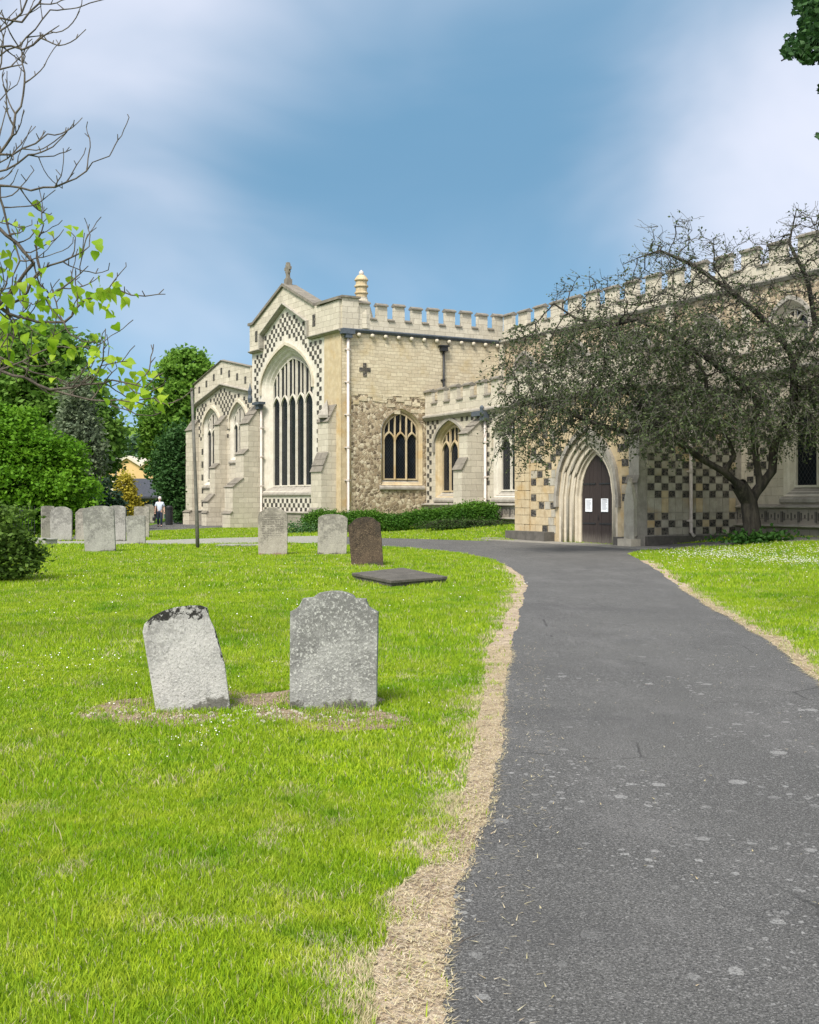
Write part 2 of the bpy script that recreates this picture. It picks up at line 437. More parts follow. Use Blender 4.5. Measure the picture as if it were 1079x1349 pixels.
band_front = [(6.9, 34.2), (7.6, 34.7), (9.0, 34.9), (11.5, 34.2), (14.0, 32.7), (20.0, 27.5)]
band_back = [(20.6, 29.0), (14.6, 34.3), (12.0, 35.9), (9.6, 36.9), (8.6, 37.4), (7.9, 36.9)]
# path polygon: start near-left, along left edge to far left, back along upper edge to the porch, then band to the right, then right edge back to us
R_rev = R_edge
path_poly = L_edge + U_edge + [(4.3, 43.6), (8.0, 36.6)] + band_back[::-1] + band_front[::-1][:-1] + [(6.5, 32.6)] + R_edge[::-1]
# far path where the walker is
far_poly = [(-13.2, 57.5), (-11.6, 60.5), (-10.6, 66), (-9.5, 69), (-13.5, 77), (-16, 90), (-20, 130), (-24, 130), (-19.6, 90), (-17.0, 74), (-16.0, 66), (-15.6, 60), (-15.9, 52), (-13.6, 44), (-12.2, 42), (-11.2, 42.5), (-12.6, 46), (-13.8, 52)]
def sheet(name, poly, dz, mat, step=None, zc=None):
    """triangulated polygon cut into a grid so that it follows the terrain"""
    import bmesh
    tr = geometry.tessellate_polygon([[Vector((x, y, 0)) for x, y in poly]])
    bm = bmesh.new(); vs = [bm.verts.new((x, y, 0)) for x, y in poly]
    for t in tr:
        try: bm.faces.new([vs[i] for i in t])
        except ValueError: pass
    ys = [p[1] for p in poly]; xs = [p[0] for p in poly]
    st = step or 1.5
    y = math.floor(min(ys))+.37
    while y < max(ys):
        bmesh.ops.bisect_plane(bm, geom=bm.verts[:]+bm.edges[:]+bm.faces[:], plane_co=(0, y, 0), plane_no=(0, 1, 0)); y += st
    x = math.floor(min(xs))+.41
    while x < max(xs):
        bmesh.ops.bisect_plane(bm, geom=bm.verts[:]+bm.edges[:]+bm.faces[:], plane_co=(x, 0, 0), plane_no=(1, 0, 0)); x += st
    for v in bm.verts: v.co.z = gz(v.co.x, v.co.y)+dz
    bmesh.ops.recalc_face_normals(bm, faces=bm.faces)
    if sum(f_.normal.z for f_ in bm.faces) < 0: bmesh.ops.reverse_faces(bm, faces=bm.faces)
    me = bpy.data.meshes.new(name); bm.to_mesh(me); bm.free(); me.materials.append(mat)
    return tag(link(name, me), kind='structure')

def lawn_mat():
    m, t, b = newmat('turf', .95, .1); v = objvec(t, True)
    c = t.mix(t.ramp(t.noise(v, .5, 5, .6), .3, .7), (.10, .20, .014), (.16, .26, .022))
    c = t.mix(t.ramp(t.noise(v, 2.4, 5, .6), .35, .7, 0, .7), c, (.15, .22, .03))
    c = t.mix(t.ramp(t.noise(v, 30, 4, .7), .4, .7, 0, .7), c, (.055, .10, .014))
    t.l.new(c, b.inputs['Base Color']); addbump(t, b, t.noise(v, 25, 4, .7), .8, .04); return m
def asphalt_mat():
    m, t, b = newmat('asphalt', .82, .35); v = objvec(t, True)
    c = t.mix(t.ramp(t.noise(v, .55, 4, .6), .3, .7), (.092, .091, .086), (.068, .067, .064))
    c = t.mix(t.ramp(t.noise(t.vmul(v, (1, .45, 1)), 1.3, 6, .7), .48, .68, 0, .6), c, (.135, .132, .128))
    c = t.mix(t.ramp(t.noise(v, 5, 5, .75), .55, .72, 0, .5), c, (.05, .049, .05))
    g = t.noise(v, 105, 4, .9)
    c = t.mix(t.ramp(g, .50, .62, 0, .85), c, (.30, .295, .285))
    c = t.mix(t.ramp(t.noise(v, 85, 4, .85), .51, .60, 0, .9), c, (.018, .018, .019))
    wv = t.node('ShaderNodeVectorMath', operation='ADD'); t.l.new(v, wv.inputs[0])
    nn = t.node('ShaderNodeTexNoise'); t.l.new(v, nn.inputs['Vector']); nn.inputs['Scale'].default_value = 30; nn.inputs['Detail'].default_value = 2
    t.l.new(t.vmul(nn.outputs['Color'], (.035, .035, 0)), wv.inputs[1])
    # lichen and gum spots
    for sc, thr, dens in ((7.0, .032, .74), (13.0, .020, .76), (4.2, .055, .80), (30., .010, .72)):
        vo = t.node('ShaderNodeTexVoronoi'); vo.voronoi_dimensions = '2D'; t.l.new(wv.outputs[0], vo.inputs['Vector']); vo.inputs['Scale'].default_value = sc
        sp = t.node('ShaderNodeSeparateColor'); t.l.new(vo.outputs['Color'], sp.inputs[0])
        d = t.math('DIVIDE', vo.outputs['Distance'], sc)
        rr = t.math('MULTIPLY', sp.outputs[1], thr)
        s_ = t.math('LESS_THAN', d, rr)
        s_ = t.math('MULTIPLY', s_, t.math('GREATER_THAN', sp.outputs[0], dens))
        s_ = t.math('MULTIPLY', s_, t.ramp(t.noise(v, 90, 3, .8), .34, .56))
        patch = t.math('MULTIPLY', t.ramp(t.noise(v, .9, 2), .42, .60, .1, 1), t.ramp(t.sep(v)[1], 14, 7, .25, 1))
        c = t.mix(t.math('MULTIPLY', t.math('MULTIPLY', s_, patch), .85), c, (.33, .33, .32))
    ve = t.node('ShaderNodeTexVoronoi', feature='DISTANCE_TO_EDGE'); t.l.new(wv.outputs[0], ve.inputs['Vector']); ve.inputs['Scale'].default_value = .55
    cr = t.math('MULTIPLY', t.ramp(ve.outputs['Distance'], .006, .0015), t.ramp(t.noise(v, .8, 3), .52, .60))
    c = t.mix(t.math('MULTIPLY', cr, .75), c, (.03, .03, .028))
    c = t.mix(t.math('MULTIPLY', t.ramp(t.noise(v, .35, 4, .7), .56, .60), .22), c, (.055, .054, .055))
    t.l.new(c, b.inputs['Base Color'])
    addbump(t, b, t.math('ADD', g, t.math('MULTIPLY', t.noise(v, 90, 2), .5)), .9, .008); return m
def soil_mat(name, a, b2, c3):
    m, t, b = newmat(name, .95); v = objvec(t, True)
    c = t.mix(t.ramp(t.noise(v, 6, 5, .7), .35, .65), a, b2)
    c = t.mix(t.ramp(t.noise(v, 60, 4, .7), .5, .64, 0, .8), c, c3)
    c = t.mix(t.ramp(t.noise(v, 35, 3, .7), .56, .7, 0, .8), c, tuple(k*.35 for k in a))
    t.l.new(c, b.inputs['Base Color']); addbump(t, b, t.noise(v, 40, 5, .7), 1, .03); return m
M['turf'] = lawn_mat(); M['asphalt'] = asphalt_mat()
M['soil'] = soil_mat('bare_soil', (.19, .13, .085), (.31, .23, .16), (.50, .43, .33))
M['strawbase'] = soil_mat('straw_thatch', (.24, .175, .12), (.50, .40, .28), (.70, .62, .49))
M['flags'] = stone('paving_flags', (.30, .285, .25), (.23, .22, .19), None, stain=.4, staincol=(.14, .13, .11))

# ground: fine grid near, coarse far, out to the horizon
def axis(vals): return np.array(vals)
xs = np.concatenate([[-2500, -900, -400, -200, -120, -80], np.arange(-60, 60.1, 1.25), [80, 120, 200, 400, 900, 2500]])
ys = np.concatenate([[-300, -60, -20, -8], np.arange(-3, 90, 1.25), [100, 115, 140, 180, 250, 400, 800, 1600, 3500]])
GX, GY = np.meshgrid(xs, ys); GZ = ground(GX, GY)
V = np.stack([GX, GY, GZ], -1).reshape(-1, 3); nx = len(xs); ny = len(ys)
idx = np.arange(nx*ny).reshape(ny, nx)
Fq = np.stack([idx[:-1, :-1], idx[:-1, 1:], idx[1:, 1:], idx[1:, :-1]], -1).reshape(-1, 4)
tag(link('ground', npmesh('ground', V, Fq, M['turf'], smooth=True)), kind='structure')
sheet('path', path_poly, .012, M['asphalt'])
sheet('far_path', far_poly, .012, M['asphalt'])
gv = [p for p in L_edge if p[0] < -3.4]; gu = [p for p in U_edge if p[0] < -3.4]
sheet('gravel_path', gv+gu, .018, soil_mat('pale_gravel', (.24, .24, .20), (.31, .31, .27), (.40, .39, .35)), 2)
# straw verges
def offset(edge, wfun, side):
    out = []
    n = len(edge)
    for i, (x, y) in enumerate(edge):
        a = edge[max(i-6, 0)]; b = edge[min(i+6, n-1)]; tx, ty = b[0]-a[0], b[1]-a[1]; L = math.hypot(tx, ty) or 1
        nx_, ny_ = -ty/L*side, tx/L*side
        ww = wfun(i, x, y)
        out.append((x+nx_*ww, y+ny_*ww))
    return out
Lv = [p for p in L_edge if p[1] < 27 and p[1] > 1.6 and p[0] > -.6]
Rv = [p for p in R_edge if p[1] < 30]
verge_L = offset(Lv, lambda i, x, y: .20+.045*math.sin(i*.05)+.025*math.sin(i*.13+1)+.01*math.sin(i*.4), 1)
verge_R = offset(Rv, lambda i, x, y: .15+.04*math.sin(i*.11)+.03*math.sin(i*.31), -1)
vl_poly = [(x+.03, y) for x, y in Lv]+verge_L[::-1]
vr_poly = [(x-.03, y) for x, y in Rv]+verge_R[::-1]
sheet('left_verge', vl_poly, .007, M['strawbase'], 3)
sheet('right_verge', vr_poly, .007, M['strawbase'], 3)
def blob(cx, cy, rx, ry, seed, n=60, amp=.22):
    r = random.Random(seed); ph = [r.uniform(0, 6.28) for _ in range(7)]
    return [(cx+rx*math.cos(a)*(1+amp*sum(math.sin(a*(k+2)+ph[k])/(k+1) for k in range(7))),
             cy+ry*math.sin(a)*(1+amp*sum(math.sin(a*(k+2)+ph[k])/(k+1) for k in range(7)))) for a in [2*math.pi*i/n for i in range(n)]]
soil1 = blob(-1.75, 8.45, .72, .66, 2, amp=.26); soil2 = blob(-.70, 8.45, .66, .74, 5, amp=.26); soil3 = blob(-.9, 26.6, .7, .35, 8)
for i, sp in enumerate((soil1, soil2, soil3)): sheet('bare_soil', sp, .007+.002*i, M['soil'])
shade_bed = [(9.0, 37.6), (12.2, 36.0), (14.8, 34.4), (20.8, 29.2), (21.6, 30.4), (13.2, 37.4), (10.2, 39.0)]
# paving apron of flagstones before the porch
pvd = (.4763, -.8793); pvi = (.8793, .4763)
apr = thing('paving_apron', 'pale flagstone strip laid along the foot of the church porch', 'paving', (4.0, 43.2, 0))
for r_ in range(2):
    s_ = -1.6+.3*r_
    while s_ < 8.9:
        wdt = random.uniform(.7, 1.15)
        mbx = MB()
        x0, x1 = s_, s_+wdt-.02; y0 = -.62*(r_+1)-.05; y1 = y0+.60
        g = Frame(4.29, 43.5, *pvd); c0 = g.at((x0+x1)/2, (y0+y1)/2); zb = gz(*c0)
        mbx.box(x0, x1, y0, y1, zb-.03, zb+.032+random.uniform(0, .006))
        g.put('flagstone', mbx.mesh('flagstone', M['flags']), apr)
        s_ += wdt

# ------------------------------------------------------------------ church
ux, uy = -.4763, .8793
vx, vy = .8793, .4763
gx, gy = -.5618, .8273
C1 = (.905, 59.1); C0 = (C1[0]-vx*5.03, C1[1]-vy*5.03); C2 = (C1[0]+vx*4.8, C1[1]+vy*4.8)
TS = Frame(*C0, vx, vy)            # transept side wall, x 0..9.83
GB = Frame(*C0, -gx, -gy)          # gable wall, x = -s
AI = Frame(*C1, -ux, -uy)          # aisle wall
CL = Frame(*C2, -ux, -uy)          # clerestory
PF = Frame(4.29, 43.5, -ux, -uy)   # porch front x 0..7.6
PR = PF.at(7.6, 0)
PS = Frame(*PR, vx, vy)            # porch side
church = thing('church', 'old cream stone church with chequered gable, battlemented parapets and a pointed porch doorway', 'church', (2.0, 54.0, 0))

def arch(cx, hw, sill, spring, apex, n=20, lancet=False):
    pts = [(cx-hw, sill), (cx+hw, sill)]
    top = []
    rise = apex-spring
    for i in range(n+1):
        a = 1-2*i/n      # 1 .. -1
        if lancet:
            Rr = (hw*hw+rise*rise)/(2*hw); t = abs(a)
            xx = t*hw; cxx = hw-Rr; zz = math.sqrt(max(Rr*Rr-(xx-cxx)**2, 0)); top.append((cx+a*hw, spring+zz))
        else:
            t = math.sin(a*math.pi/2); q = abs(t)
            top.append((cx+t*hw, spring+rise*(.66*math.sqrt(max(1-q**2.2, 0))+.34*(1-q))))
    return pts+top
def arch_z(x, cx, hw, spring, apex, lancet=False):
    q = min(abs(x-cx)/hw, 1.0); rise = apex-spring
    if lancet:
        Rr = (hw*hw+rise*rise)/(2*hw); return spring+math.sqrt(max(Rr*Rr-(q*hw-hw+Rr)**2, 0))
    return spring+rise*(.66*math.sqrt(max(1-q**2.2, 0))+.34*(1-q))
SM, SC = M['dressed'], M['coping']

def window(fr, cx, hw, sill, spring, apex, lights, transom, depth=.55, orders=2, mat=None, hood=True, ghw=None, label=None, sub=2, lancet=False, mw=.085):
    """moulded opening with mullions, light heads, tracery and leaded panes; returns the hole for the wall"""
    mat = mat or SM
    n = 24
    ghw = ghw or hw-.28
    red = hw-ghw
    A = lambda k, kz: arch(cx, hw-red*k, sill+(.0 if k == 0 else .28*k), spring, apex-red*k*kz, n, lancet)
    mb = MB()
    hole = A(0, 1)
    steps = orders*2
    prev, py = hole, 0.0
    for i in range(1, steps+1):
        k = (i+1)//2/orders if i % 2 == 0 else ((i-1)//2+.55)/orders
        yy = depth*((i//2)/orders) if i % 2 == 0 else depth*((i-1)//2+.75)/orders
        cur = A(min(k, 1), 1)
        mb.loft(prev, py, cur, yy); prev, py = cur, yy
    mb.loft(prev, py, A(1, 1), depth)
    # raised inner frame
    In = arch(cx, ghw, sill+.28, spring, apex-red, n, lancet); In2 = arch(cx, ghw-.07, sill+.36, spring, apex-red-.08, n, lancet)
    mb.loft(In, depth-.08, In2, depth-.08); mb.loft(In2, depth-.08, In2, depth+.06); mb.loft(In, depth-.08, In, depth+.02)
    me = mb.mesh('window', mat)
    wobj = fr.put('window', me, church)
    if label: wobj['label'] = label
    gs = sill+.30; gap = apex-red
    lw = 2*ghw/lights
    az = lambda x: arch_z(x, cx, ghw, spring, gap, lancet)
    # panes
    for i in range(lights):
        x0 = cx-ghw+lw*i; x1 = x0+lw
        P = [(x0+.02, gs)] + [(x1-.02, gs)]
        P += [(x0+.02+(lw-.04)*k/6, min(az(x0+.02+(lw-.04)*k/6), gap)) for k in range(6, -1, -1)]
        pb = MB(); pb.prism_y(P, depth+.01, depth+.03)
        link('pane', pb.mesh('pane', M['glass']), wobj)
    # mullions
    for i in range(1, lights):
        x = cx-ghw+lw*i
        b = MB(); b.prism_z([(x-mw/2, depth-.02), (x-mw/4, depth-.13), (x+mw/4, depth-.13), (x+mw/2, depth-.02)], gs, az(x)-.01)
        link('mullion', b.mesh('mullion', mat), wobj)
    # light heads + tracery
    tb = MB()
    for i in range(lights):
        x0 = cx-ghw+lw*i; x1 = x0+lw; xm = (x0+x1)/2
        if transom:
            rr = min(lw*.62, .8)
            n2 = 10; inner = []; outer = []
            for k in range(n2+1):
                a = -1+2*k/n2; q = abs(a)
                zi = transom+rr*(.62*math.sqrt(max(1-q*q, 0))+.38*(1-q))
                inner.append((xm+a*(lw/2-.03), zi)); outer.append((xm+a*lw/2, zi+.075+.03*(1-q)))
            pts = inner+outer[::-1]
            b2 = MB(); b2.wall(pts, [], depth-.10, depth)
            tb.add(b2.v, b2.f)
            if sub == 2:
                z0 = transom+rr*1.0; z1 = az(xm)
                if z1 > z0+.05: tb.prism_z([(xm-.035, depth-.01), (xm-.015, depth-.09), (xm+.015, depth-.09), (xm+.035, depth-.01)], z0, z1)
            # small cusped heads below the arch
            for sx in ((x0+xm)/2, (xm+x1)/2):
                if sub != 2: continue
                zt = az(sx)-.10; zl = zt-.16
                if zl > transom+rr+.15:
                    for sg in (-1, 1):
                        tb.add([(sx, depth-.07, zt+.06), (sx+sg*lw/4, depth-.07, zl-.05), (sx+sg*lw/4, depth-.07, zl+.30), (sx, depth-.07, zt+.28)], [(0, 1, 2, 3)])
        else:
            rr = lw*.6
            tb.add([(x0, depth-.06, az(xm)-.5), (xm, depth-.06, az(xm)-.05), (x0, depth-.06, az(xm)+.05)], [(0, 1, 2)])
            tb.add([(x1, depth-.06, az(xm)-.5), (xm, depth-.06, az(xm)-.05), (x1, depth-.06, az(xm)+.05)], [(0, 1, 2)])
    # clip tracery that leaves the arch
    ok = []
    for q in tb.f:
        c = [tb.v[i] for i in q]
        if all(p[2] <= az(p[0])+.08 for p in c): ok.append(q)
    tb.f = ok; tb.m = [0]*len(ok)
    if ok: link('tracery', tb.mesh('tracery', mat), wobj)['kind'] = 'stuff'
    # sill and hood
    sb = MB(); sb.prism_x([(-.10, sill-.22), (-.10, sill-.12), (.05, sill+.02), (depth, sill+.30), (depth, sill-.1), (.0, sill-.26)], cx-hw-.10, cx+hw+.10)
    link('sill', sb.mesh('sill', M['grey_stone']), wobj)
    if hood:
        o1 = arch(cx, hw+.02, spring-.35, spring, apex+.02, n, lancet)[2:]; o2 = arch(cx, hw+.17, spring-.35, spring, apex+.20, n, lancet)[2:]
        o1 = [(cx+hw+.02, spring-.4)]+o1+[(cx-hw-.02, spring-.4)]; o2 = [(cx+hw+.17, spring-.4)]+o2+[(cx-hw-.17, spring-.4)]
        hb = MB(); hb.prism_y(o1+o2[::-1], -.11, .02)
        link('hood_mould', hb.mesh('hood_mould', M['grey_stone'] if mat is not M['white_dressed'] else M['dressed']), wobj)
    return hole

def merlon_row(fr, x0, x1, ztop, zsill, zbase, pitch, frac, y0=-.10, y1=.14, mat=None, start='merlon', skip=()):
    """parapet: a solid band, then merlons with dark copings and coped sills between"""
    mat = mat or M['ashlar']
    b = MB(); b.box(x0, x1, y0, y1, zbase, zsill); fr.put('parapet', b.mesh('parapet', mat), church)
    n = max(1, round((x1-x0)/pitch)); p = (x1-x0-pitch*frac)/n if n else pitch
    for i in range(n+1):
        a = x0+p*i; c = a+pitch*frac
        jz = random.uniform(-.04, .03)
        mb = MB(); mb.box(a, c, y0+.012, y1-.012, zsill-.02, ztop-.12+jz, j=.012)
        mo = fr.put('merlon', mb.mesh('merlon', mat), church)
        cb = MB(); cb.prism_x([(y0-.09, ztop-.13+jz), (y0-.09, ztop-.06+jz), ((y0+y1)/2, ztop+.05+jz), (y1+.09, ztop-.06+jz), (y1+.09, ztop-.13+jz)], a-.03, c+.03)
        link('coping', cb.mesh('coping', SC), mo)
        if i < n:
            s_ = MB(); s_.prism_x([(y0-.07, zsill), (y0-.07, zsill+.06), ((y0+y1)/2, zsill+.15), (y1+.07, zsill+.06), (y1+.07, zsill)], c+.01, a+p-.01)
            fr.put('crenel_sill', s_.mesh('crenel_sill', SC), church)
def string(fr, pts, name='string_course', mat=None, h=.16, pr=.16):
    b = MB()
    for (xa, za), (xb, zb) in zip(pts, pts[1:]):
        if abs(xb-xa) < .02:
            b.box(xa-.07, xa+.07, -pr, .02, min(za, zb), max(za, zb)); continue
        vs = []
        for x, z in ((xa, za), (xb, zb)): vs += [(x, .02, z-h), (x, -pr*.4, z-h), (x, -pr, z-h*.45), (x, -pr, z-h*.2), (x, .02, z+h*.3)]
        b.add(vs, [(i, (i+1) % 5, 5+(i+1) % 5, 5+i) for i in range(5)]+[(4, 3, 2, 1, 0), (5, 6, 7, 8, 9)])
    return fr.put(name, b.mesh(name, mat or M['grey_stone']), church)
def checks(fr, test, x0, x1, z0, z1, cw, ch, proud=.022, name='flint_chequer', drop=.0, mat=None):
    b = MB(); nx_ = int((x1-x0)/cw); nz_ = int((z1-z0)/ch)
    for i in range(nx_):
        for j in range(nz_):
            if (i+j) % 2: continue
            xc = x0+(i+.5)*cw; zc = z0+(j+.5)*ch
            if random.random() < drop: continue
            if not all(test(xc+sx*cw*.45, zc+sz*ch*.45) for sx in (-1, 1) for sz in (-1, 1)): continue
            hw_ = cw*.5*random.uniform(.82, .97); hh = ch*.5*random.uniform(.82, .97)
            b.box(xc-hw_, xc+hw_, -proud*random.uniform(.6, 1.2), .01, zc-hh, zc+hh, j=.006)
    o = fr.put(name, b.mesh(name, mat or M['flint']), church); o['kind'] = 'stuff'; return o
def buttress(fr, x0, x1, prof, mat=None, name='buttress', wmat=None, base=-.3):
    """prof: list of (projection, z) from the top down; slopes between differing projections get weathering slabs"""
    mat = mat or M['ashlar']
    pts = [(.02, prof[0][1])]+[(-p, z) for p, z in prof]+[(-prof[-1][0], base), (.02, base)]
    b = MB(); b.prism_x(pts, x0, x1); o = fr.put(name, b.mesh(name, mat), church)
    for (pa, za), (pb, zb) in zip(prof, prof[1:]):
        if pb > pa+.02:
            L = math.hypot(pb-pa, za-zb); n = max(1, int(L/.28)); dy_, dz_ = -(pb-pa)/n, (zb-za)/n
            nrm = Vector((0, -(za-zb), (pb-pa))).normalized()
            for k in range(n):
                y_, z_ = -pa+dy_*k, za+dz_*k; y2, z2 = y_+dy_*1.12, z_+dz_*1.12
                tk = .05+.02*(k % 2)
                m_ = MB(); m_.prism_x([(y_, z_+.01), (y2, z2+.01), (y2+nrm.y*tk, z2+nrm.z*tk), (y_+nrm.y*tk*.5, z_+nrm.z*tk*.5)], x0-.05, x1+.05)
                link('weathering_slab', m_.mesh('weathering_slab', wmat or SC), o)
    return o
def pipe(fr, x, y, z0, z1, r, mat, name='downpipe', foot=True, jog=0):
    b = MB(); b.tube([(x, y, z1), (x, y, z0+.15), (x+jog, y-.10, z0)], r, 8)
    o = fr.put(name, b.mesh(name, mat, True), church)
    z = z0+.5
    c = MB()
    while z < z1: c.tube([(x, y, z), (x, y, z+.09)], r*1.35, 8); c.box(x-r*2, x+r*2, y+r*.2, y+r*1.2+.06, z+.02, z+.07); z += 1.7
    link('pipe_collar', c.mesh('pipe_collar', mat), o)['kind'] = 'stuff'; return o

# ---- transept side wall
TL = 9.83; ST = 10.5; TOPZ = 12.0
hole = window(TS, 3.55, 1.25, 2.40, 5.30, 6.5, 3, 4.75, depth=.24, mat=M['yellow_ashlar'], ghw=1.04, hood=False)
b = MB(); b.wall([(0, 7.15), (TL, 7.15), (TL, ST), (0, ST)], [], 0, .8); TS.put('upper_wall', b.mesh('upper_wall', M['rubble_ashlar']), church)
b = MB(); b.wall([(.55, .9), (TL, .9), (TL, 7.148), (.55, 7.148)], [hole], .015, .8); TS.put('flint_wall', b.mesh('flint_wall', M['flint_rubble']), church)
# ragged toothing between flint and ashlar, quoins of the corner
for i in range(34):
    x = .6+i*.26+random.uniform(-.1, .1); z = 7.15-random.uniform(0, .9)*abs(math.sin(i*.8))
    if 2.1 < x < 5.0: z -= .0
    if x > TL-.3: continue
    b = MB(); ww, hh = random.uniform(.16, .3), random.uniform(.08, .12)
    b.box(x-ww, x+ww, -.012, .02, z-hh, z+hh, j=.01); TS.put('ashlar_block', b.mesh('ashlar_block', M['rubble_ashlar']), church)
b = MB(); b.box(0, .548, -.004, .8, -.3, 7.146); TS.put('corner_pier', b.mesh('corner_pier', M['yellow_ashlar']), church)
b = MB(); b.box(.55, TL, -.03, .8, -.3, .898); TS.put('wall_base', b.mesh('wall_base', M['flint_rubble']), church)
string(TS, [(0, ST+.05), (TL, ST+.05)], mat=M['lead'], h=.2, pr=.2)
for i in range(12):
    x = .95+i*.78; b = MB(); b.lathe([(.02, -.12), (.09, -.09), (.12, 0), (.10, .08), (.04, .10)], 0, 0, 8)
    me = b.mesh('corbel_head', M['dressed'], True); o = link('corbel_head', me, church)
    wx, wy = TS.at(x, -.10); o.location = (wx-church.location.x, wy-church.location.y, ST-.26)
merlon_row(TS, 0.95, TL+.1, TOPZ-.02, 11.08, ST, 1.07, .58, mat=M['ashlar'])
b = MB(); b.box(-.02, .92, -.13, .5, ST, TOPZ+.12); o = TS.put('corner_merlon', b.mesh('corner_merlon', M['ashlar']), church)
b = MB(); b.box(-.1, 1.0, -.22, .58, TOPZ+.12, TOPZ+.22); link('coping', b.mesh('coping', SC), o)
# stair turret with banded shaft
tx, tyy = TS.at(1.35, .45)
b = MB(); b.lathe([(.62, 0), (.60, .75), (.50, 1.15), (.36, 1.55), (.33, 1.62), (.33, 1.7)], 0, 0, 12)
o = link('turret_base', b.mesh('turret_base', M['ashlar']), church); o.location = (tx-church.location.x, tyy-church.location.y, 10.6)
b = MB(); b.lathe([(.30, 1.7), (.30, 1.86), (.36, 1.9), (.36, 1.96), (.30, 2.0), (.30, 2.22), (.37, 2.26), (.37, 2.33), (.30, 2.37), (.30, 2.55), (.37, 2.60), (.36, 2.66), (.25, 2.82), (.18, 2.88)], 0, 0, 14)
sh_ = link('turret_shaft', b.mesh('turret_shaft', M['yellow_ashlar']), church); sh_.location = o.location
b = MB(); b.lathe([(.10, 2.88), (.13, 2.95), (.12, 3.05), (.06, 3.12), (.02, 3.16)], 0, 0, 10); link('finial', b.mesh('finial', M['white_pipe'], True), sh_)
# flint cross set in the wall
b = MB(); cxx, czz = 1.33, 8.45
for dx_, dz_ in ((0, 0), (.22, 0), (-.22, 0), (0, .24), (0, -.24)): b.box(cxx+dx_-.10, cxx+dx_+.10, -.03, .01, czz+dz_-.11, czz+dz_+.11, j=.01)
TS.put('flint_cross', b.mesh('flint_cross', M['flint']), church)
pipe(TS, .30, -.14, .4, 10.1, .075, M['white_pipe'])
b = MB(); b.box(-.12, .62, -.34, -.02, 10.22, 10.48); b.box(.12, .48, -.30, -.04, 10.02, 10.22); TS.put('rainwater_hopper', b.mesh('rainwater_hopper', M['lead']), church)
pipe(TS, 6.05, -.12, 7.6, 9.75, .065, M['black_iron'])
b = MB(); b.box(5.85, 6.25, -.26, -.02, 9.7, 9.95); b.box(5.78, 6.32, -.30, -.02, 9.95, 10.03); TS.put('rainwater_hopper', b.mesh('rainwater_hopper', M['black_iron']), church)

# ---- gable wall, x = -s
W_ = 10.5; AP = -6.15
gh = window(GB, AP, 3.05, 2.1, 8.15, 10.35, 5, 6.95, depth=.48, orders=3, mat=M['white_dressed'], ghw=2.42, label='tall five light gable window with deep pale mouldings', mw=.13)
inner = [(-3.3, ST), (-3.3, 11.35), (AP, 12.75), (-9.0, 11.35), (-9.0, ST)]
b = MB(); b.wall([(-W_, -.3), (0, -.3), (0, ST), (-3.3, ST), (-3.3, 11.35), (AP, 12.75), (-9.0, 11.35), (-9.0, ST), (-W_, ST)], [gh], 0, .9)
GB.put('gable_wall', b.mesh('gable_wall', M['white_dressed']), church)
b = MB(); b.prism_y([(-W_, ST), (-9.0, ST), (-9.0, 11.35), (AP, 12.75), (-3.3, 11.35), (-3.3, ST), (0, ST), (0, TOPZ), (-1.9, TOPZ-.05), (-2.6, 12.05), (AP, 13.65), (-9.9, 12.0), (-W_, 12.0)], -.16, .55)
GB.put('gable_parapet', b.mesh('gable_parapet', M['ashlar']), church)
string(GB, [(-W_, ST), (-9.0, ST), (-9.0, 11.35), (AP, 12.75), (-3.3, 11.35), (-3.3, ST), (.1, ST)], h=.17, pr=.30)
for pa, pb in (((-9.95, 12.0), (AP, 13.68)), ((AP, 13.68), (-2.55, 12.05))):
    b = MB(); n_ = 6
    for k in range(n_):
        xa = pa[0]+(pb[0]-pa[0])*k/n_; xb = pa[0]+(pb[0]-pa[0])*(k+1)/n_-.015; za = pa[1]+(pb[1]-pa[1])*k/n_; zb = pa[1]+(pb[1]-pa[1])*(k+1)/n_
        q = MB(); q.prism_y([(xa, za), (xb, zb), (xb, zb+.16), (xa, za+.16)], -.28, .65)
        GB.put('coping_stone', q.mesh('coping_stone', SC), church)
q = MB(); q.box(-2.3, .12, -.26, .62, TOPZ+.02, TOPZ+.17); GB.put('coping_stone', q.mesh('coping_stone', SC), church)
q = MB(); q.box(-W_-.1, -9.95, -.26, .62, 12.0, 12.16); GB.put('coping_stone', q.mesh('coping_stone', SC), church)
for xx in (-2.65, -9.6):
    q = MB(); q.box(xx-.16, xx+.16, -.175, -.155, 10.95, 11.6); GB.put('loop_slit', q.mesh('loop_slit', M['flint']), church)
# gable cross
b = MB(); b.box(AP-.17, AP+.17, -.05, .3, 13.7, 14.1); b.prism_z([(AP-.1, .03), (AP+.1, .03), (AP+.1, .2), (AP-.1, .2)], 14.1, 15.05)
b.box(AP-.32, AP+.32, .05, .18, 14.62, 14.80); b.box(AP-.2, AP+.2, .04, .19, 14.5, 14.56)
b.box(AP-.21, AP+.21, .06, .17, 14.45, 14.95); b.box(AP-.14, AP+.14, .0, .23, 14.1, 14.18)
GB.put('gable_cross', b.mesh('gable_cross', M['coping']), church)
def gt(x, z):
    if z < .9: return False
    if abs(x-AP) < 3.35 and 1.85 < z < 8.2: return False
    if z >= 8.2 and z < arch_z(x, AP, 3.40, 8.15, 10.75) and abs(x-AP) < 3.4: return False
    if z > ST-.2 and (x > -3.45 or x < -8.85): return False
    lim = 12.75-.5*abs(x-AP)-.22
    if z > lim: return False
    if x > -1.9 or x < -W_+.15: return False
    if x > -2.35 and z < 6: return False
    return True
checks(GB, gt, -W_+.05, -1.8, .95, 12.9, .27, .25)
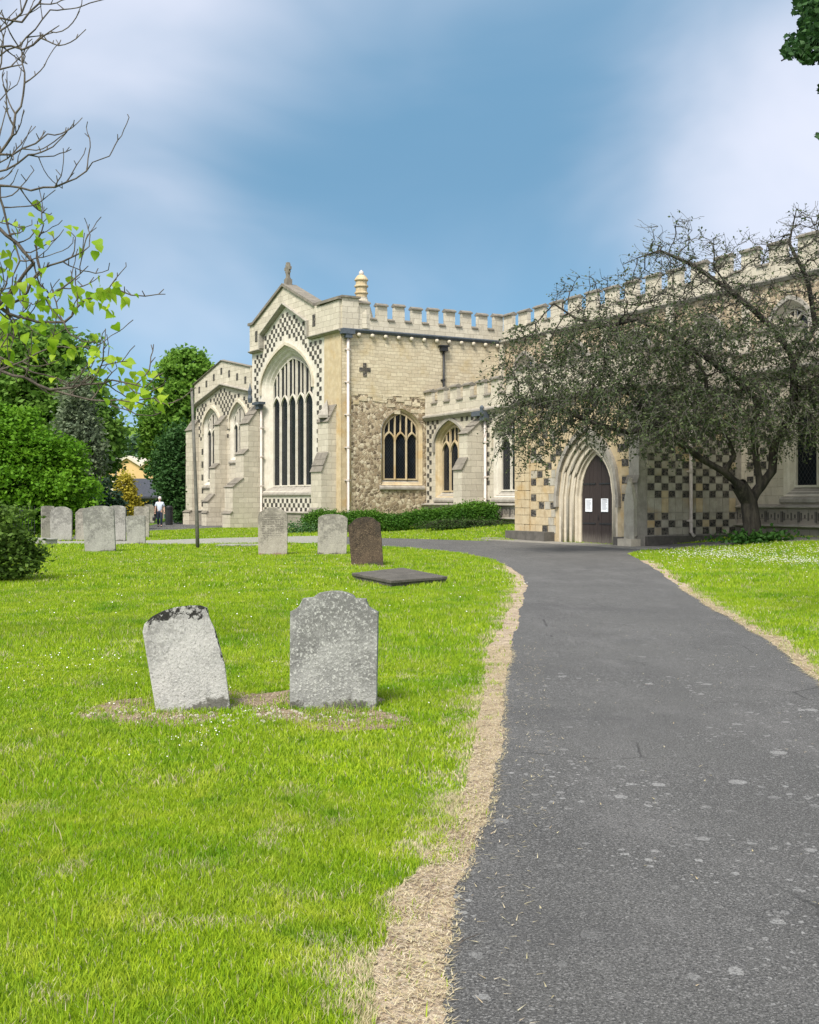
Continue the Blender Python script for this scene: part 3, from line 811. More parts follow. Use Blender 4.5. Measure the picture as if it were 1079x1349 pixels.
b = MB(); b.box(-1.72, .015, -.06, .0, -.3, ST-.15); GB.put('corner_pier', b.mesh('corner_pier', M['yellow_ashlar']), church)
buttress(GB, -1.55, -.45, [(.06, 6.6), (.55, 5.7), (.55, 4.1), (.95, 3.1), (.95, 1.2), (1.1, 1.0)], M['ashlar'])
b = MB(); b.prism_z([(-1.45, -.5), (-1.0, -.85), (-.55, -.5), (-1.0, -.05)], 5.9, 6.05); b.add([(-1.45, -.5, 6.05), (-1.0, -.85, 6.05), (-.55, -.5, 6.05), (-1.0, -.05, 6.05), (-1.0, -.3, 6.9)], [(0, 1, 4), (1, 2, 4), (2, 3, 4), (3, 0, 4)])
GB.put('buttress_cap', b.mesh('buttress_cap', M['grey_stone']), church)
b = MB(); b.box(-9.1, -1.8, -.16, 0, -.3, .86); GB.put('plinth', b.mesh('plinth', M['plinth']), church)
string(GB, [(-9.1, .95), (-1.8, .95)], h=.14, pr=.24)

# ---- chapel left of the gable
CH0, CH1 = -18.9, -W_-.02; CA = -14.6
h1 = window(GB, -12.35, 1.2, 4.1, 6.45, 7.6, 3, 5.9, depth=.22, ghw=.98, mat=M['white_dressed'], label='shorter chapel window beside the big stepped buttress')
h2 = window(GB, -16.3, 1.3, 2.6, 6.3, 7.5, 3, 5.7, depth=.22, ghw=1.05, mat=M['white_dressed'], label='leftmost chapel window')
b = MB(); b.wall([(CH0, -.3), (CH1, -.3), (CH1, 8.2), (CA, 8.95), (CH0, 7.9)], [h1, h2], .0, .8); GB.put('chapel_wall', b.mesh('chapel_wall', M['ashlar']), church)
b = MB(); b.prism_y([(CH0, 7.9), (CA, 8.95), (CH1, 8.2), (CH1, 9.55), (CA, 10.35), (CH0, 9.2)], -.10, .5); GB.put('chapel_parapet', b.mesh('chapel_parapet', M['ashlar']), church)
string(GB, [(CH0-.1, 7.9), (CA, 8.95), (CH1, 8.2)], h=.18, pr=.26)
string(GB, [(CH0-.1, 9.28), (CA, 10.43), (CH1, 9.63)], name='parapet_coping', mat=SC, h=.1, pr=.2)
for i in range(7):
    x = CH0+.8+i*1.15; zt = (10.35-abs(x-CA)*.26)-.55
    q = MB(); q.box(x-.13, x+.13, -.115, -.098, zt-.28, zt+.15); GB.put('loop_slit', q.mesh('loop_slit', M['flint']), church)
def ct(x, z):
    for c, hw in ((-12.35, 1.15), (-16.3, 1.25)):
        if abs(x-c) < hw+.2 and z < arch_z(x, c, hw+.25, 6.4, 7.8)+.05: return False
    return 5.5 < z < 8.75-.26*abs(x-CA)
checks(GB, ct, CH0+.2, CH1-.1, 5.5, 9.0, .26, .24)
checks(GB, lambda x, z: True, CH0+.95, CH0+1.25, 1.2, 5.4, .28, .42, name='flint_chequer')
buttress(GB, -10.35, -9.25, [(.05, 7.2), (.85, 6.1), (.85, 4.6), (1.15, 4.3), (1.15, 2.9), (1.85, 2.35), (1.85, .95), (2.0, .8)], M['ashlar'])
buttress(GB, -14.75, -14.0, [(.05, 6.9), (.55, 6.3), (.55, 3.9), (.85, 3.6), (.85, 2.0), (1.3, 1.5), (1.3, .95), (1.4, .8)], M['ashlar'])
buttress(GB, CH0-.5, CH0+.5, [(.05, 6.9), (.5, 6.2), (.5, .95), (.7, .8)], M['ashlar'])
b = MB(); b.box(CH0-.2, CH1, -.18, .0, -.3, .86); GB.put('plinth', b.mesh('plinth', M['plinth']), church)
string(GB, [(CH0-.25, .98), (CH1, .98)], h=.16, pr=.28)
pipe(GB, -9.05, -.12, .2, 6.9, .07, M['white_pipe'])
b = MB(); b.box(-9.6, -8.7, -.45, -.02, 7.2, 7.35); b.box(-9.35, -8.95, -.35, -.05, 6.95, 7.2); b.lathe([(.12, 7.35), (.16, 7.6), (.10, 7.8), (.14, 8.05), (.05, 8.3), (.02, 8.5)], -9.75, -.5, 8); GB.put('rainwater_hopper', b.mesh('rainwater_hopper', M['lead']), church)
# chapel end wall (left) and rear bodies
CE = Frame(*GB.at(CH0, 9.0), -vx if False else (GB.at(CH0, 0)[0]-GB.at(CH0, 9)[0])/9, (GB.at(CH0, 0)[1]-GB.at(CH0, 9)[1])/9)
b = MB(); b.box(0, 8.99, 0.01, .6, -.3, 9.1); CE.put('end_wall', b.mesh('end_wall', M['ashlar']), church)

# ---- aisle
AL = 23.0; AS = 6.1
wins = [(2.55, 1.55, 2.0), (8.3, 1.6, 2.0), (26.6, 1.75, 2.0)]
holes = []
for cx, hw, si in wins:
    lab = {2.55: 'aisle window beside the transept', 8.3: 'aisle window half hidden by the porch', 26.6: 'dark aisle window right of the porch'}[cx]
    holes.append(window(AI, cx, hw, si-.25, 4.55, 5.75, 3, 4.1, depth=.34, orders=2, mat=M['yellow_ashlar'] if cx < 5 else M['white_dressed'], label=lab, ghw=hw-.24))
b = MB(); b.wall([(0, 1.3), (34, 1.3), (34, AS), (0, AS)], holes, 0, .8); AI.put('aisle_wall', b.mesh('aisle_wall', M['ashlar']), church)
def at_(x, z):
    for cx, hw, si in wins:
        if abs(x-cx) < hw+.22 and z < arch_z(x, cx, hw+.25, 4.55, 6.05)+.05 and z > 1.5: return False
    return True
checks(AI, at_, .1, 12.8, 1.4, 5.95, .25, .235, drop=.04)
checks(AI, at_, 23.2, 33.8, 2.2, 5.95, .30, .25, drop=.05)
string(AI, [(.03, AS+.05), (34, AS+.05)], h=.3, pr=.26)
merlon_row(AI, .05, 33.5, 7.55, 6.72, AS, 1.32, .52, mat=M['ashlar'])
b = MB(); b.box(0, 34, -.20, .8, -.3, 1.30); AI.put('plinth', b.mesh('plinth', M['plinth']), church)
string(AI, [(0.03, 1.42), (34, 1.42)], h=.15, pr=.34); string(AI, [(.22, .78), (34, .78)], h=.14, pr=.42)
for i in range(46):   # blind arcaded frieze of the plinth
    x = .5+i*.72
    if 11.5 < x < 20.5: continue
    b = MB(); b.box(x-.03, x+.03, -.235, -.20, .88, 1.22); b.lathe([(.10, 0), (.14, .02), (.10, .04)], 0, 0, 8)
    bb = MB(); bb.box(x-.04, x+.04, -.24, -.20, .86, 1.22)
    for a in range(4):
        bb.box(x+.10+a*.15-.02, x+.10+a*.15+.03, -.225, -.20, .92+.08*(a % 2), 1.18-.06*(a % 2))
    AI.put('plinth_panel', bb.mesh('plinth_panel', M['dark_plinth']), church)
buttress(AI, 5.05, 5.85, [(.05, 5.65), (.97, 4.85), (.97, 3.7), (1.3, 3.1), (1.3, 1.2), (1.42, 1.0)], M['ashlar'])
buttress(AI, 11.2, 11.9, [(.05, 5.65), (.97, 4.85), (.97, 3.7), (1.3, 3.1), (1.3, 1.2), (1.42, 1.0)], M['ashlar'])
buttress(AI, 30.2, 31.0, [(.05, 5.65), (.97, 4.85), (.97, 3.7), (1.3, 3.1), (1.3, 1.2), (1.42, 1.0)], M['ashlar'])
pipe(AI, 6.15, -.14, .5, 5.55, .07, M['white_pipe'])
b = MB(); b.box(5.3, 6.35, -.42, -.02, 5.75, 5.98); b.box(5.95, 6.35, -.34, -.05, 5.5, 5.75); b.lathe([(.09, 5.98), (.12, 6.15), (.05, 6.25)], 6.1, -.3, 8); AI.put('rainwater_hopper', b.mesh('rainwater_hopper', M['lead']), church)

# ---- clerestory
CLN = 34; CS = 10.45
holes = []
for i, cx in enumerate((2.4, 7.0, 11.6, 16.2, 20.8, 25.4)):
    holes.append(window(CL, cx, .95, 7.4, 8.7, 9.5, 2, 8.5, depth=.35, orders=1, sub=1, mat=M['dressed']))
b = MB(); b.wall([(0, 6.0), (CLN, 6.0), (CLN, CS), (0, CS)], holes, 0, .7); CL.put('clerestory_wall', b.mesh('clerestory_wall', M['flint_rubble']), church)
for i in range(7):
    x = .15+i*4.6; b = MB(); b.box(x-.22, x+.22, -.14, 0, 6.0, CS-.05); CL.put('pilaster', b.mesh('pilaster', M['ashlar']), church)
b = MB(); b.tube([(23.3, -.2, 6.6), (23.3, -.2, 10.2)], .07, 8); b.box(23.1, 23.5, -.35, -.03, 10.0, 10.25); CL.put('downpipe', b.mesh('downpipe', M['black_iron']), church)
string(CL, [(.1, CS+.05), (CLN, CS+.05)], h=.2, pr=.22)
merlon_row(CL, .4, CLN, 11.95, 11.05, CS, 1.5, .58, mat=M['ashlar'])

# ---- roofs
def slab(name, pts, z, mat, t=.15, zs=None):
    vs = [(x-church.location.x, y-church.location.y, (zs[i] if zs else z)) for i, (x, y) in enumerate(pts)]
    n = len(vs); b = MB(); b.add(vs+[(x, y, q-t) for x, y, q in vs], [tuple(range(n)), tuple(range(2*n-1, n-1, -1))]+[(i, (i+1) % n, n+(i+1) % n, n+i) for i in range(n)])
    link(name, b.mesh(name, mat), church)
tgl = GB.at(-W_, .5); tgr = GB.at(-.4, .5)
slab('lead_roof', [tgr, TS.at(TL, .5), (TS.at(TL, .5)[0]+gx*10, TS.at(TL, .5)[1]+gy*10), tgl], 10.9, M['lead'], zs=[10.9, 10.9, 10.9, 10.9])
slab('lead_roof', [CL.at(0, .6), CL.at(CLN, .6), CL.at(CLN, 9), CL.at(0, 9)], 10.9, M['lead'], zs=[10.7, 10.7, 11.3, 11.3])
slab('lead_roof', [AI.at(.1, .4), AI.at(34, .4), AI.at(34, 4.85), AI.at(.1, 4.85)], 6.4, M['lead'], zs=[6.4, 6.4, 7.1, 7.1])
slab('lead_roof', [GB.at(CH0+.2, .4), GB.at(CH1, .4), GB.at(CH1, 9), GB.at(CH0+.2, 9)], 8.4, M['lead'])

# ---- porch
PH = 5.6; PD = 4.4; PW_ = 7.6
DC, DH = 4.5, 1.70
dh = arch(DC, DH, -.05, 1.75, 4.05, 20, True)
pb = MB(); pb.wall([(0, -.3), (PW_, -.3), (PW_, PH), (0, PH)], [], .3, .8)
b = MB(); b.wall([(.0, .0), (PW_, .0), (PW_, PH), (0, PH)], [dh[:1]+[(DC+DH, -.05+.05)][:0]+dh[1:]] if False else [[(x, max(z, .01)) for x, z in dh]], 0, .28); PF.put('porch_wall', b.mesh('porch_wall', M['yellow_ashlar']), church)
# moulded orders of the doorway
b = MB(); prev, py = dh, 0
orders = [(DH-.10, .01), (DH-.12, .09), (DH-.30, .11), (DH-.32, .19), (DH-.50, .21), (DH-.52, .29), (DH-.66, .31), (DH-.68, .40), (.92, .42), (.92, .52)]
for hw, yy in orders:
    k = DH-hw; cur = arch(DC, hw, -.05, 1.75, 4.05-k*1.0, 20, True)
    b.loft(prev, py, cur, yy); prev, py = cur, yy
dw = PF.put('doorway', b.mesh('doorway', M['dressed']), church)
for k_, (hw, yy) in enumerate(((DH-.13, .05), (DH-.33, .15), (DH-.53, .25))):   # roll mouldings, each with its shaft
    a = arch(DC, hw+.0, 0.0, 1.75, 4.05-(DH-hw), 20, True)[1:]+[(DC-hw, 0.0)]
    q = MB(); q.tube([(x, yy, z) for x, z in a], .055, 8); link('roll_moulding', q.mesh('roll_moulding', M['dressed'] if k_ != 1 else M['pale_block'], True), dw)
o1 = arch(DC, DH+.03, 1.2, 1.75, 4.10, 20, True)[2:]; o2 = arch(DC, DH+.19, 1.2, 1.75, 4.30, 20, True)[2:]
q = MB(); q.prism_y([(DC+DH+.03, 1.35)]+o1+[(DC-DH-.03, 1.35)]+([(DC+DH+.19, 1.35)]+o2+[(DC-DH-.19, 1.35)])[::-1], -.13, .01); link('hood_mould', q.mesh('hood_mould', M['grey_stone']), dw)
# doors: two leaves of vertical planks
dar = lambda x: arch_z(x, DC, .92, 1.75, 3.25, True)
for sgn in (-1, 1):
    root = None
    for k in range(4):
        xa = DC+sgn*(.005+k*.228); xb = DC+sgn*(.005+(k+1)*.228-.008); lo, hi = min(xa, xb), max(xa, xb)
        P = [(lo, .05), (hi, .05)]+[(lo+(hi-lo)*t/4, dar(lo+(hi-lo)*t/4)) for t in range(4, -1, -1)]
        q = MB(); q.prism_y(P, .46+random.uniform(0, .008), .53)
        if root is None:
            back_ = MB(); back_.prism_y([(min(DC, DC+sgn*.92), .04), (max(DC, DC+sgn*.92), .04)]+[(min(DC, DC+sgn*.92)+.92*t/8, dar(min(DC, DC+sgn*.92)+.92*t/8)) for t in range(8, -1, -1)], .53, .58)
            root = PF.put('door', back_.mesh('door', M['oak']), church)
        link('plank', q.mesh('plank', M['oak']), root)
    for hz in (.75, 2.2):
        q = MB(); q.box(min(DC+sgn*.1, DC+sgn*.88), max(DC+sgn*.1, DC+sgn*.88), .445, .46, hz-.025, hz+.025); link('strap_hinge', q.mesh('strap_hinge', M['black_iron']), root)
q = MB(); q.tube([(DC+.10, .44, 1.05), (DC+.10, .41, 1.02), (DC+.10, .41, .92), (DC+.10, .44, .89)], .012, 6); link('handle', q.mesh('handle', M['black_iron']), root)
q = MB(); q.box(DC-1.0, DC+1.0, .12, .62, -.05, .045); PF.put('threshold', q.mesh('threshold', M['flags']), church)
for sgn, lab in ((-1, 'white notice sheet pinned to the left leaf of the dark church door'), (1, 'white notice sheet pinned to the right leaf of the dark church door')):
    wx, wy = PF.at(DC+sgn*.46-.02, .438)
    t = thing('notice', lab, 'notice', (wx, wy, 1.42), PF.rz, 'notices on the church door')
    q = MB(); q.box(-.20, .20, -.004, .0, -.24, .24); link('sheet', q.mesh('sheet', M['paper']), t)
    q = MB()
    for k in range(9): q.box(-.15, .15-random.uniform(0, .09), -.0055, -.0042, .17-k*.04, .185-k*.04)
    if sgn > 0: q.box(-.14, .12, -.0055, -.0042, .195, .215)
    link('printed_lines', q.mesh('printed_lines', M['ink']), t)
# stones of the porch front: courses of ashlar and flint squares, each block its own part
def block(fr, x0, x1, z0, z1, mat, name, proud=.03, back=.05):
    j = .006; q = MB(); q.box(x0+.008, x1-.008, -proud-random.uniform(0, .012), back, z0+.008, z1-.008, j=j)
    return fr.put(name, q.mesh(name, mat), church)
z = .35; row = 0
while z < PH-.1:
    h = .30
    for (a0, a1) in ((.95, DC-DH-.22), (DC+DH+.22, PW_-.62)):
        x = a0; k = row
        zz = z+h
        while x < a1-.08:
            wd_ = random.choice((.34, .42, .52)); x2 = min(x+wd_, a1)
            lim = 0
            bad = z > 1.3 and abs((x+x2)/2-DC) < DH+.2
            fl = (k % 2 == 0) and random.random() < .62 and x2-x > .2
            if fl: block(PF, x+.02, min(x2, x+.36), z+.02, zz-.02, M['flint'], 'flint_block', .012)
            else: block(PF, x, x2, z, zz, random.choice((M['yellow_ashlar'], M['yellow_ashlar'], M['pale_block'])), 'ashlar_block', .014)
            x = x2; k += 1
    z += h; row += 1
# blocks above the arch
z = 2.15; row = 0
while z < PH-.3:
    x = DC-DH-.2; k = row
    while x < DC+DH+.2:
        x2 = x+.36; zl = arch_z(x, DC, DH+.2, 1.75, 4.35, True) if abs(x-DC) < DH+.2 else 1.9
        zr = arch_z(x2, DC, DH+.2, 1.75, 4.35, True) if abs(x2-DC) < DH+.2 else 1.9
        if z > max(zl, zr)+.02 or (abs(DC-(x+x2)/2) < .3 and z > 4.4):
            block(PF, x, x2, z, z+.28, M['flint'] if (k % 2 == 0 and random.random() < .6) else M['yellow_ashlar'], 'flint_block' if False else 'ashlar_block', .013)
        x = x2; k += 1
    z += .28; row += 1
# left corner pier built of courses
z = .3; row = 0
while z < PH:
    h = random.choice((.28, .32, .36)); cut = .42 if row % 2 else .62
    block(PF, -.06, cut, z, min(z+h, PH), M['yellow_ashlar'], 'quoin', .08, .3); block(PF, cut, .93, z, min(z+h, PH), M['yellow_ashlar'], 'quoin', .07, .1)
    z += h; row += 1
b = MB(); b.box(-.15, 2.5, -.48, .0, -.2, .40); PF.put('stone_bench', b.mesh('stone_bench', M['dark_plinth']), church)
b = MB(); b.box(6.15, PW_-.55, -.16, .0, -.2, .33); PF.put('plinth', b.mesh('plinth', M['dark_plinth']), church)
# right corner buttress with gabled foot stage
buttress(PF, 7.08, PW_+.02, [(.06, 5.0), (.24, 4.4), (.24, 2.45), (.32, 2.2), (.32, .4), (.38, .34)], M['grey_stone'], name='porch_buttress')
q = MB(); q.prism_y([(7.10, .30), (7.60, .30), (7.60, 1.55), (7.50, 2.0), (7.35, 2.35), (7.20, 2.0), (7.10, 1.55)], -.46, -.30); PF.put('buttress_gablet', q.mesh('buttress_gablet', M['pale_block']), church)
q = MB(); q.box(7.0, 7.70, -.66, -.25, -.2, .30); PF.put('buttress_foot', q.mesh('buttress_foot', M['dressed']), church)
# porch side wall
b = MB(); b.box(.0, PD+.2, .0, .6, -.2, PH); PS.put('porch_side_wall', b.mesh('porch_side_wall', M['grey_stone']), church)
cw, chh = .31, .252
for i in range(14):
    for j in range(21):
        x0 = .12+i*cw; z0 = .42+j*chh
        if x0+cw > PD: continue
        if j == 4: continue
        dark_ = (i+j) % 2 == 0 and j != 3
        if j < 3: dark_ = (i+j) % 2 == 0 and random.random() < .85
        if dark_: block(PS, x0+.01, x0+cw-.01, z0+.01, z0+chh-.01, M['flint'], 'flint_block', .012, .03)
        else: block(PS, x0, x0+cw, z0, z0+chh*(2 if j == 3 else 1), M['pale_block'] if random.random() < .85 else M['yellow_ashlar'], 'ashlar_block', .016, .03)
b = MB(); b.box(0.02, PD, -.14, .02, -.2, .38); PS.put('plinth', b.mesh('plinth', M['dark_plinth']), church)
pipe(PS, 1.98, -.10, .35, 5.2, .06, M['white_pipe'], jog=.08)
# porch left side wall
PL = Frame(*PF.at(0, PD), -vx, -vy)
b = MB(); b.box(0, PD-.31, .0, .6, -.2, PH); PL.put('porch_side_wall', b.mesh('porch_side_wall', M['ashlar']), church)
merlon_row(PF, .0, PW_, PH+1.25, PH+.6, PH, 1.35, .55, mat=M['ashlar'])
merlon_row(PS, .3, PD+.2, PH+1.25, PH+.6, PH, 1.35, .55, mat=M['ashlar'])
string(PF, [(-.05, PH), (PW_, PH)], h=.2, pr=.22); string(PS, [(0, PH), (PD, PH)], h=.2, pr=.22)
slab('lead_roof', [PF.at(.1, .3), PF.at(PW_-.1, .3), PF.at(PW_-.1, PD+.3), PF.at(.1, PD+.3)], PH+.3, M['lead'])
b = MB(); b.box(.6, PW_-.6, .62, .85, 0, PH-.05); PF.put('inner_wall', b.mesh('inner_wall', M['dark_plinth']), church)

# ------------------------------------------------------------------ gravestones
def gravestone(label, x, y, wdt, hgt, thick, shape, mat, tilt=0.0, lean=0.0, yaw=0.0, group='gravestones on the churchyard lawn', name='gravestone'):
    n = 9
    hw = wdt/2; H = hgt
    if shape == 'round': top = [(hw, H-.16*wdt)]+[(hw*math.cos(a), H-.16*wdt+.16*wdt*math.sin(a)) for a in np.linspace(.15, math.pi-.15, 12)]+[(-hw, H-.16*wdt)]
    elif shape == 'full': top = [(hw*math.cos(a), H-.30*wdt+.30*wdt*math.sin(a)) for a in np.linspace(0, math.pi, 14)]
    elif shape == 'scroll':
        top = [(hw, H-.160), (hw-.045, H-.140), (hw-.070, H-.118), (hw-.085, H-.090), (hw-.095, H-.058), (hw-.18, H-.054)]
        top += [(.155*math.cos(a), H-.052+.052*math.sin(a)) for a in np.linspace(.25, math.pi-.25, 11)]
        top += [(-(hw-.18), H-.054), (-(hw-.095), H-.058), (-(hw-.085), H-.090), (-(hw-.070), H-.118), (-(hw-.045), H-.140), (-hw, H-.160)]
    elif shape == 'shoulder':
        top = [(hw, H-.18), (hw*.82, H-.13), (hw*.72, H-.10)]+[(hw*.70*math.cos(a), H-.10+.10*math.sin(a)) for a in np.linspace(.2, math.pi-.2, 9)]+[(-hw*.72, H-.10), (-hw*.82, H-.13), (-hw, H-.18)]
    elif shape == 'broken':
        top = [(hw*1.04, .30), (hw*.99, H*.55), (hw*.93, H*.72), (hw*.84, H-.13), (hw*.80, H-.05), (hw*.66, H-.022), (hw*.35, H-.004), (0, H), (-hw*.35, H-.012), (-hw*.7, H-.04), (-hw*.93, H-.085), (-hw, H-.14)]
    else: top = [(hw, H-.02), (hw*.5, H), (-hw*.5, H), (-hw, H-.02)]
    outl = [(-hw*.97, -.25), (hw*.97, -.25)]+top
    import bmesh
    b = MB(); b.prism_y(outl, -thick/2, thick/2); me = b.mesh(name, mat)
    bm = bmesh.new(); bm.from_mesh(me)
    bmesh.ops.remove_doubles(bm, verts=bm.verts, dist=.0005)
    bmesh.ops.dissolve_limit(bm, angle_limit=.004, verts=bm.verts, edges=bm.edges)
    for v_ in bm.verts: v_.co.x += random.gauss(0, .0022); v_.co.z += random.gauss(0, .0018)
    ed = [e for e in bm.edges if len(e.link_faces) == 2 and e.calc_face_angle(0) > 1.2 and abs(e.verts[0].co.y-e.verts[1].co.y) < .001]
    bmesh.ops.bevel(bm, geom=ed, offset=.007, segments=2, affect='EDGES', profile=.6)
    bm.to_mesh(me); bm.free()
    o = link(name, me, None, (x, y, gz(x, y)))
    o.rotation_euler = (R(lean), R(tilt), R(yaw))
    tag(o, label, 'gravestone', group); 
    return o
gA = grave_mat('grave_broken', (.35, .35, .335), (.41, .405, .385), (.50, .50, .47), .5, 1.0, .78)
gB = grave_mat('grave_scroll', (.21, .215, .205), (.30, .305, .29), (.46, .47, .44), .9, zdark=.22)
gC = grave_mat('grave_brown', (.085, .062, .042), (.045, .034, .025), (.26, .20, .12), .6, .4, 1.1)
gD = grave_mat('grave_inscribed', (.37, .34, .29), (.30, .275, .23), (.46, .43, .37), .4, lines=(.52, 1.22, .33), moss=(.20, .11, .08))
gE = grave_mat('grave_pale', (.36, .34, .29), (.29, .275, .24), (.46, .44, .38), .4)
gF = grave_mat('grave_plain', (.35, .345, .31), (.28, .275, .25), (.45, .45, .42), .5)
gH = grave_mat('grave_ledger', (.12, .11, .095), (.075, .07, .06), (.21, .19, .16), .6)
gravestone('leaning pale gravestone with broken black crusted top, left of the front pair', -1.64, 8.30, .555, .80, .085, 'broken', gA, tilt=-9.5, lean=-7, yaw=9)
gravestone('upright grey gravestone with stepped scroll shoulders, right of the front pair', -.585, 8.42, .68, .905, .13, 'scroll', gB, tilt=.4, lean=-3, yaw=-1)
gravestone('dark brown lichened gravestone leaning beside the flat ledger slab', -1.03, 26.8, .80, 1.20, .12, 'shoulder', gC, tilt=-5, lean=-6, yaw=-3)
gravestone('tall round headed gravestone with worn inscription, nearest the lawn pole', -4.0, 32.0, .86, 1.40, .12, 'full', gD, tilt=0, lean=-2)
gravestone('pale gravestone with low curved top between the inscribed and dark brown ones', -2.27, 32.0, .86, 1.20, .12, 'round', gE, tilt=1.5, lean=-2)
gravestone('wide pale gravestone standing forward of the left cluster', -9.38, 33.2, .93, 1.42, .14, 'round', gF, tilt=-3, yaw=4)
gravestone('round headed gravestone in the left cluster nearest the bush', -13.6, 42.7, .84, 1.36, .12, 'full', gF, yaw=2)
gravestone('narrow edge-on gravestone leftmost behind the left cluster', -14.5, 43.8, .50, 1.38, .12, 'flat', gE, yaw=35)
gravestone('round headed gravestone half hidden behind the wide pale one', -12.75, 42.9, .70, 1.30, .12, 'shoulder', gE, yaw=3)
gravestone('tall gravestone peeping out right behind the wide pale one', -11.35, 42.4, .70, 1.40, .12, 'round', gF)
gravestone('lichened square gravestone behind the short one by the walker path', -11.4, 46.5, .66, 1.34, .12, 'flat', gE, tilt=1)
gravestone('short square topped gravestone nearest the walker, right of the left cluster', -9.95, 39.8, .68, 1.05, .12, 'flat', gF, tilt=-1)
gravestone('far round headed brown gravestone just left of the walking man', -17.9, 75.0, .80, 1.30, .14, 'full', gE)
gravestone('dark pointed gravestone top rising behind the left cluster', -15.0, 50.5, .80, 1.45, .12, 'full', gC)
# ledgers
def ledger(label, pts, h, mat, name='ledger_slab'):
    cx = sum(p[0] for p in pts)/len(pts); cy = sum(p[1] for p in pts)/len(pts)
    b = MB(); b.prism_z([(x-cx, y-cy) for x, y in pts], -.05, h-.04); b2 = MB(); b2.prism_z([((x-cx)*1.03, (y-cy)*1.03) for x, y in pts], h-.05, h+.01)
    b.add(b2.v, b2.f); o = link(name, b.mesh(name, mat), None, (cx, cy, gz(cx, cy))); bevel(o, .012, 2); return tag(o, label, 'grave slab', 'flat grave slabs')
ledger('dark flat ledger slab raised in the grass beside the brown gravestone', [(-1.13, 21.9), (-.33, 19.9), (.70, 20.9), (-.15, 23.6)], .14, gH)
ledger('weathered flat ledger slab lying right of the thin lawn pole', [(-6.6, 37.3), (-5.2, 37.3), (-5.1, 38.3), (-6.5, 38.3)], .06, gF)
ledger('low sloping grave kerb between the dark bush and left gravestones', [(-13.9, 39.2), (-12.8, 38.4), (-12.5, 38.8), (-13.6, 39.8)], .22, gF)

# pole
pl = MB(); pl.tube([(0, 0, -.2), (-.04, 0, 1.2), (-.10, 0, 2.8), (-.20, 0, 5.3)], [.066, .060, .052, .045], 10)
o = link('lawn_pole', pl.mesh('lawn_pole', M['pole'], True), None, (-6.97, 36, gz(-6.97, 36))); tag(o, 'thin dark grey pole leaning slightly on the lawn before the chapel', 'pole')

# ------------------------------------------------------------------ foliage
def leaf_quads(C, size, seed, elong=1.6, up=0.0, droop=0.0, sj=.5):
    r = np.random.default_rng(seed); n = len(C)
    a = r.normal(size=(n, 3)); a[:, 2] = a[:, 2]*.6-droop; a /= np.linalg.norm(a, axis=1)[:, None]
    nrm = r.normal(size=(n, 3)); nrm[:, 2] += up; b = np.cross(a, nrm); b /= np.linalg.norm(b, axis=1)[:, None]+1e-9
    s = size*(1+sj*(r.random(n)-.5))[:, None]
    nn = np.cross(a, b)*s*.18
    P0 = C-a*s*.5*elong; P1 = C+b*s*.5+nn; P2 = C+a*s*.5*elong; P3 = C-b*s*.5+nn
    V = np.stack([P0, P1, P2, P3], 1).reshape(-1, 3)
    Fc = np.arange(4*n).reshape(n, 4)
    return V, Fc
def foliage(name, C, size, mat, seed, parent=None, tint=None, **kw):
    V, Fc = leaf_quads(np.asarray(C), size, seed, **kw)
    r = np.random.default_rng(seed+99); t = tint if tint is not None else r.random(len(C))
    me = npmesh(name, V, Fc, mat, {'tint': ('FACE', t)})
    return link(name, me, parent)
def segs_mesh(name, P, par, rad, mat, sides=5, parent=None, kind=None):
    P = np.asarray(P); idx = np.array([i for i in range(len(P)) if par[i] >= 0], int); pj = np.array([par[i] for i in idx])
    A = P[pj]; B = P[idx]; ra = np.minimum(rad[pj], rad[idx]*1.6); rb = rad[idx]
    d = B-A; L = np.linalg.norm(d, axis=1)[:, None]+1e-9; d = d/L; B = B+d*rb[:, None]*.3
    ref = np.where(np.abs(d[:, 2:3]) < .9, np.array([[0, 0, 1.0]]), np.array([[1.0, 0, 0]]))
    u = np.cross(d, ref); u /= np.linalg.norm(u, axis=1)[:, None]; v_ = np.cross(d, u)
    ring = []
    for k in range(sides):
        a = 2*math.pi*k/sides; ring.append(u*math.cos(a)+v_*math.sin(a))
    ring = np.stack(ring, 1)
    V = np.concatenate([A[:, None]+ring*ra[:, None, None], B[:, None]+ring*rb[:, None, None]], 1).reshape(-1, 3)
    n = len(idx); base = (np.arange(n)*2*sides)[:, None, None]
    q = np.array([[k, (k+1) % sides, sides+(k+1) % sides, sides+k] for k in range(sides)])[None]
    me = npmesh(name, V, (base+q).reshape(-1, 4), mat, smooth=True)
    return link(name, me, parent)
def colonize(P, par, att, step, infl, kill, iters, grav=0.0, seed=0, jit=.15):
    r = np.random.default_rng(seed); P = [np.array(p, float) for p in P]; par = list(par)
    att = np.array(att); best = np.full(len(att), 1e9); bi = np.zeros(len(att), int)
    def upd(i0):
        nonlocal best, bi
        for i in range(i0, len(P)):
            d = np.linalg.norm(att-P[i], axis=1); m = d < best; best[m] = d[m]; bi[m] = i
    upd(0)
    for _ in range(iters):
        act = (best < infl)
        if not act.any(): break
        ids = bi[act]; dirs = att[act]-np.array(P)[ids]; dirs /= np.linalg.norm(dirs, axis=1)[:, None]+1e-9
        acc = {}
        for i, d in zip(ids, dirs): acc.setdefault(i, np.zeros(3)); acc[i] += d
        n0 = len(P)
        for i, d in acc.items():
            d = d/(np.linalg.norm(d)+1e-9)+r.normal(size=3)*jit; d[2] += grav; d /= np.linalg.norm(d)+1e-9
            P.append(P[i]+d*step); par.append(i)
        upd(n0)
        keep = best > kill
        att = att[keep]; best = best[keep]; bi = bi[keep]
        if len(att) == 0: break
    return np.array(P), par
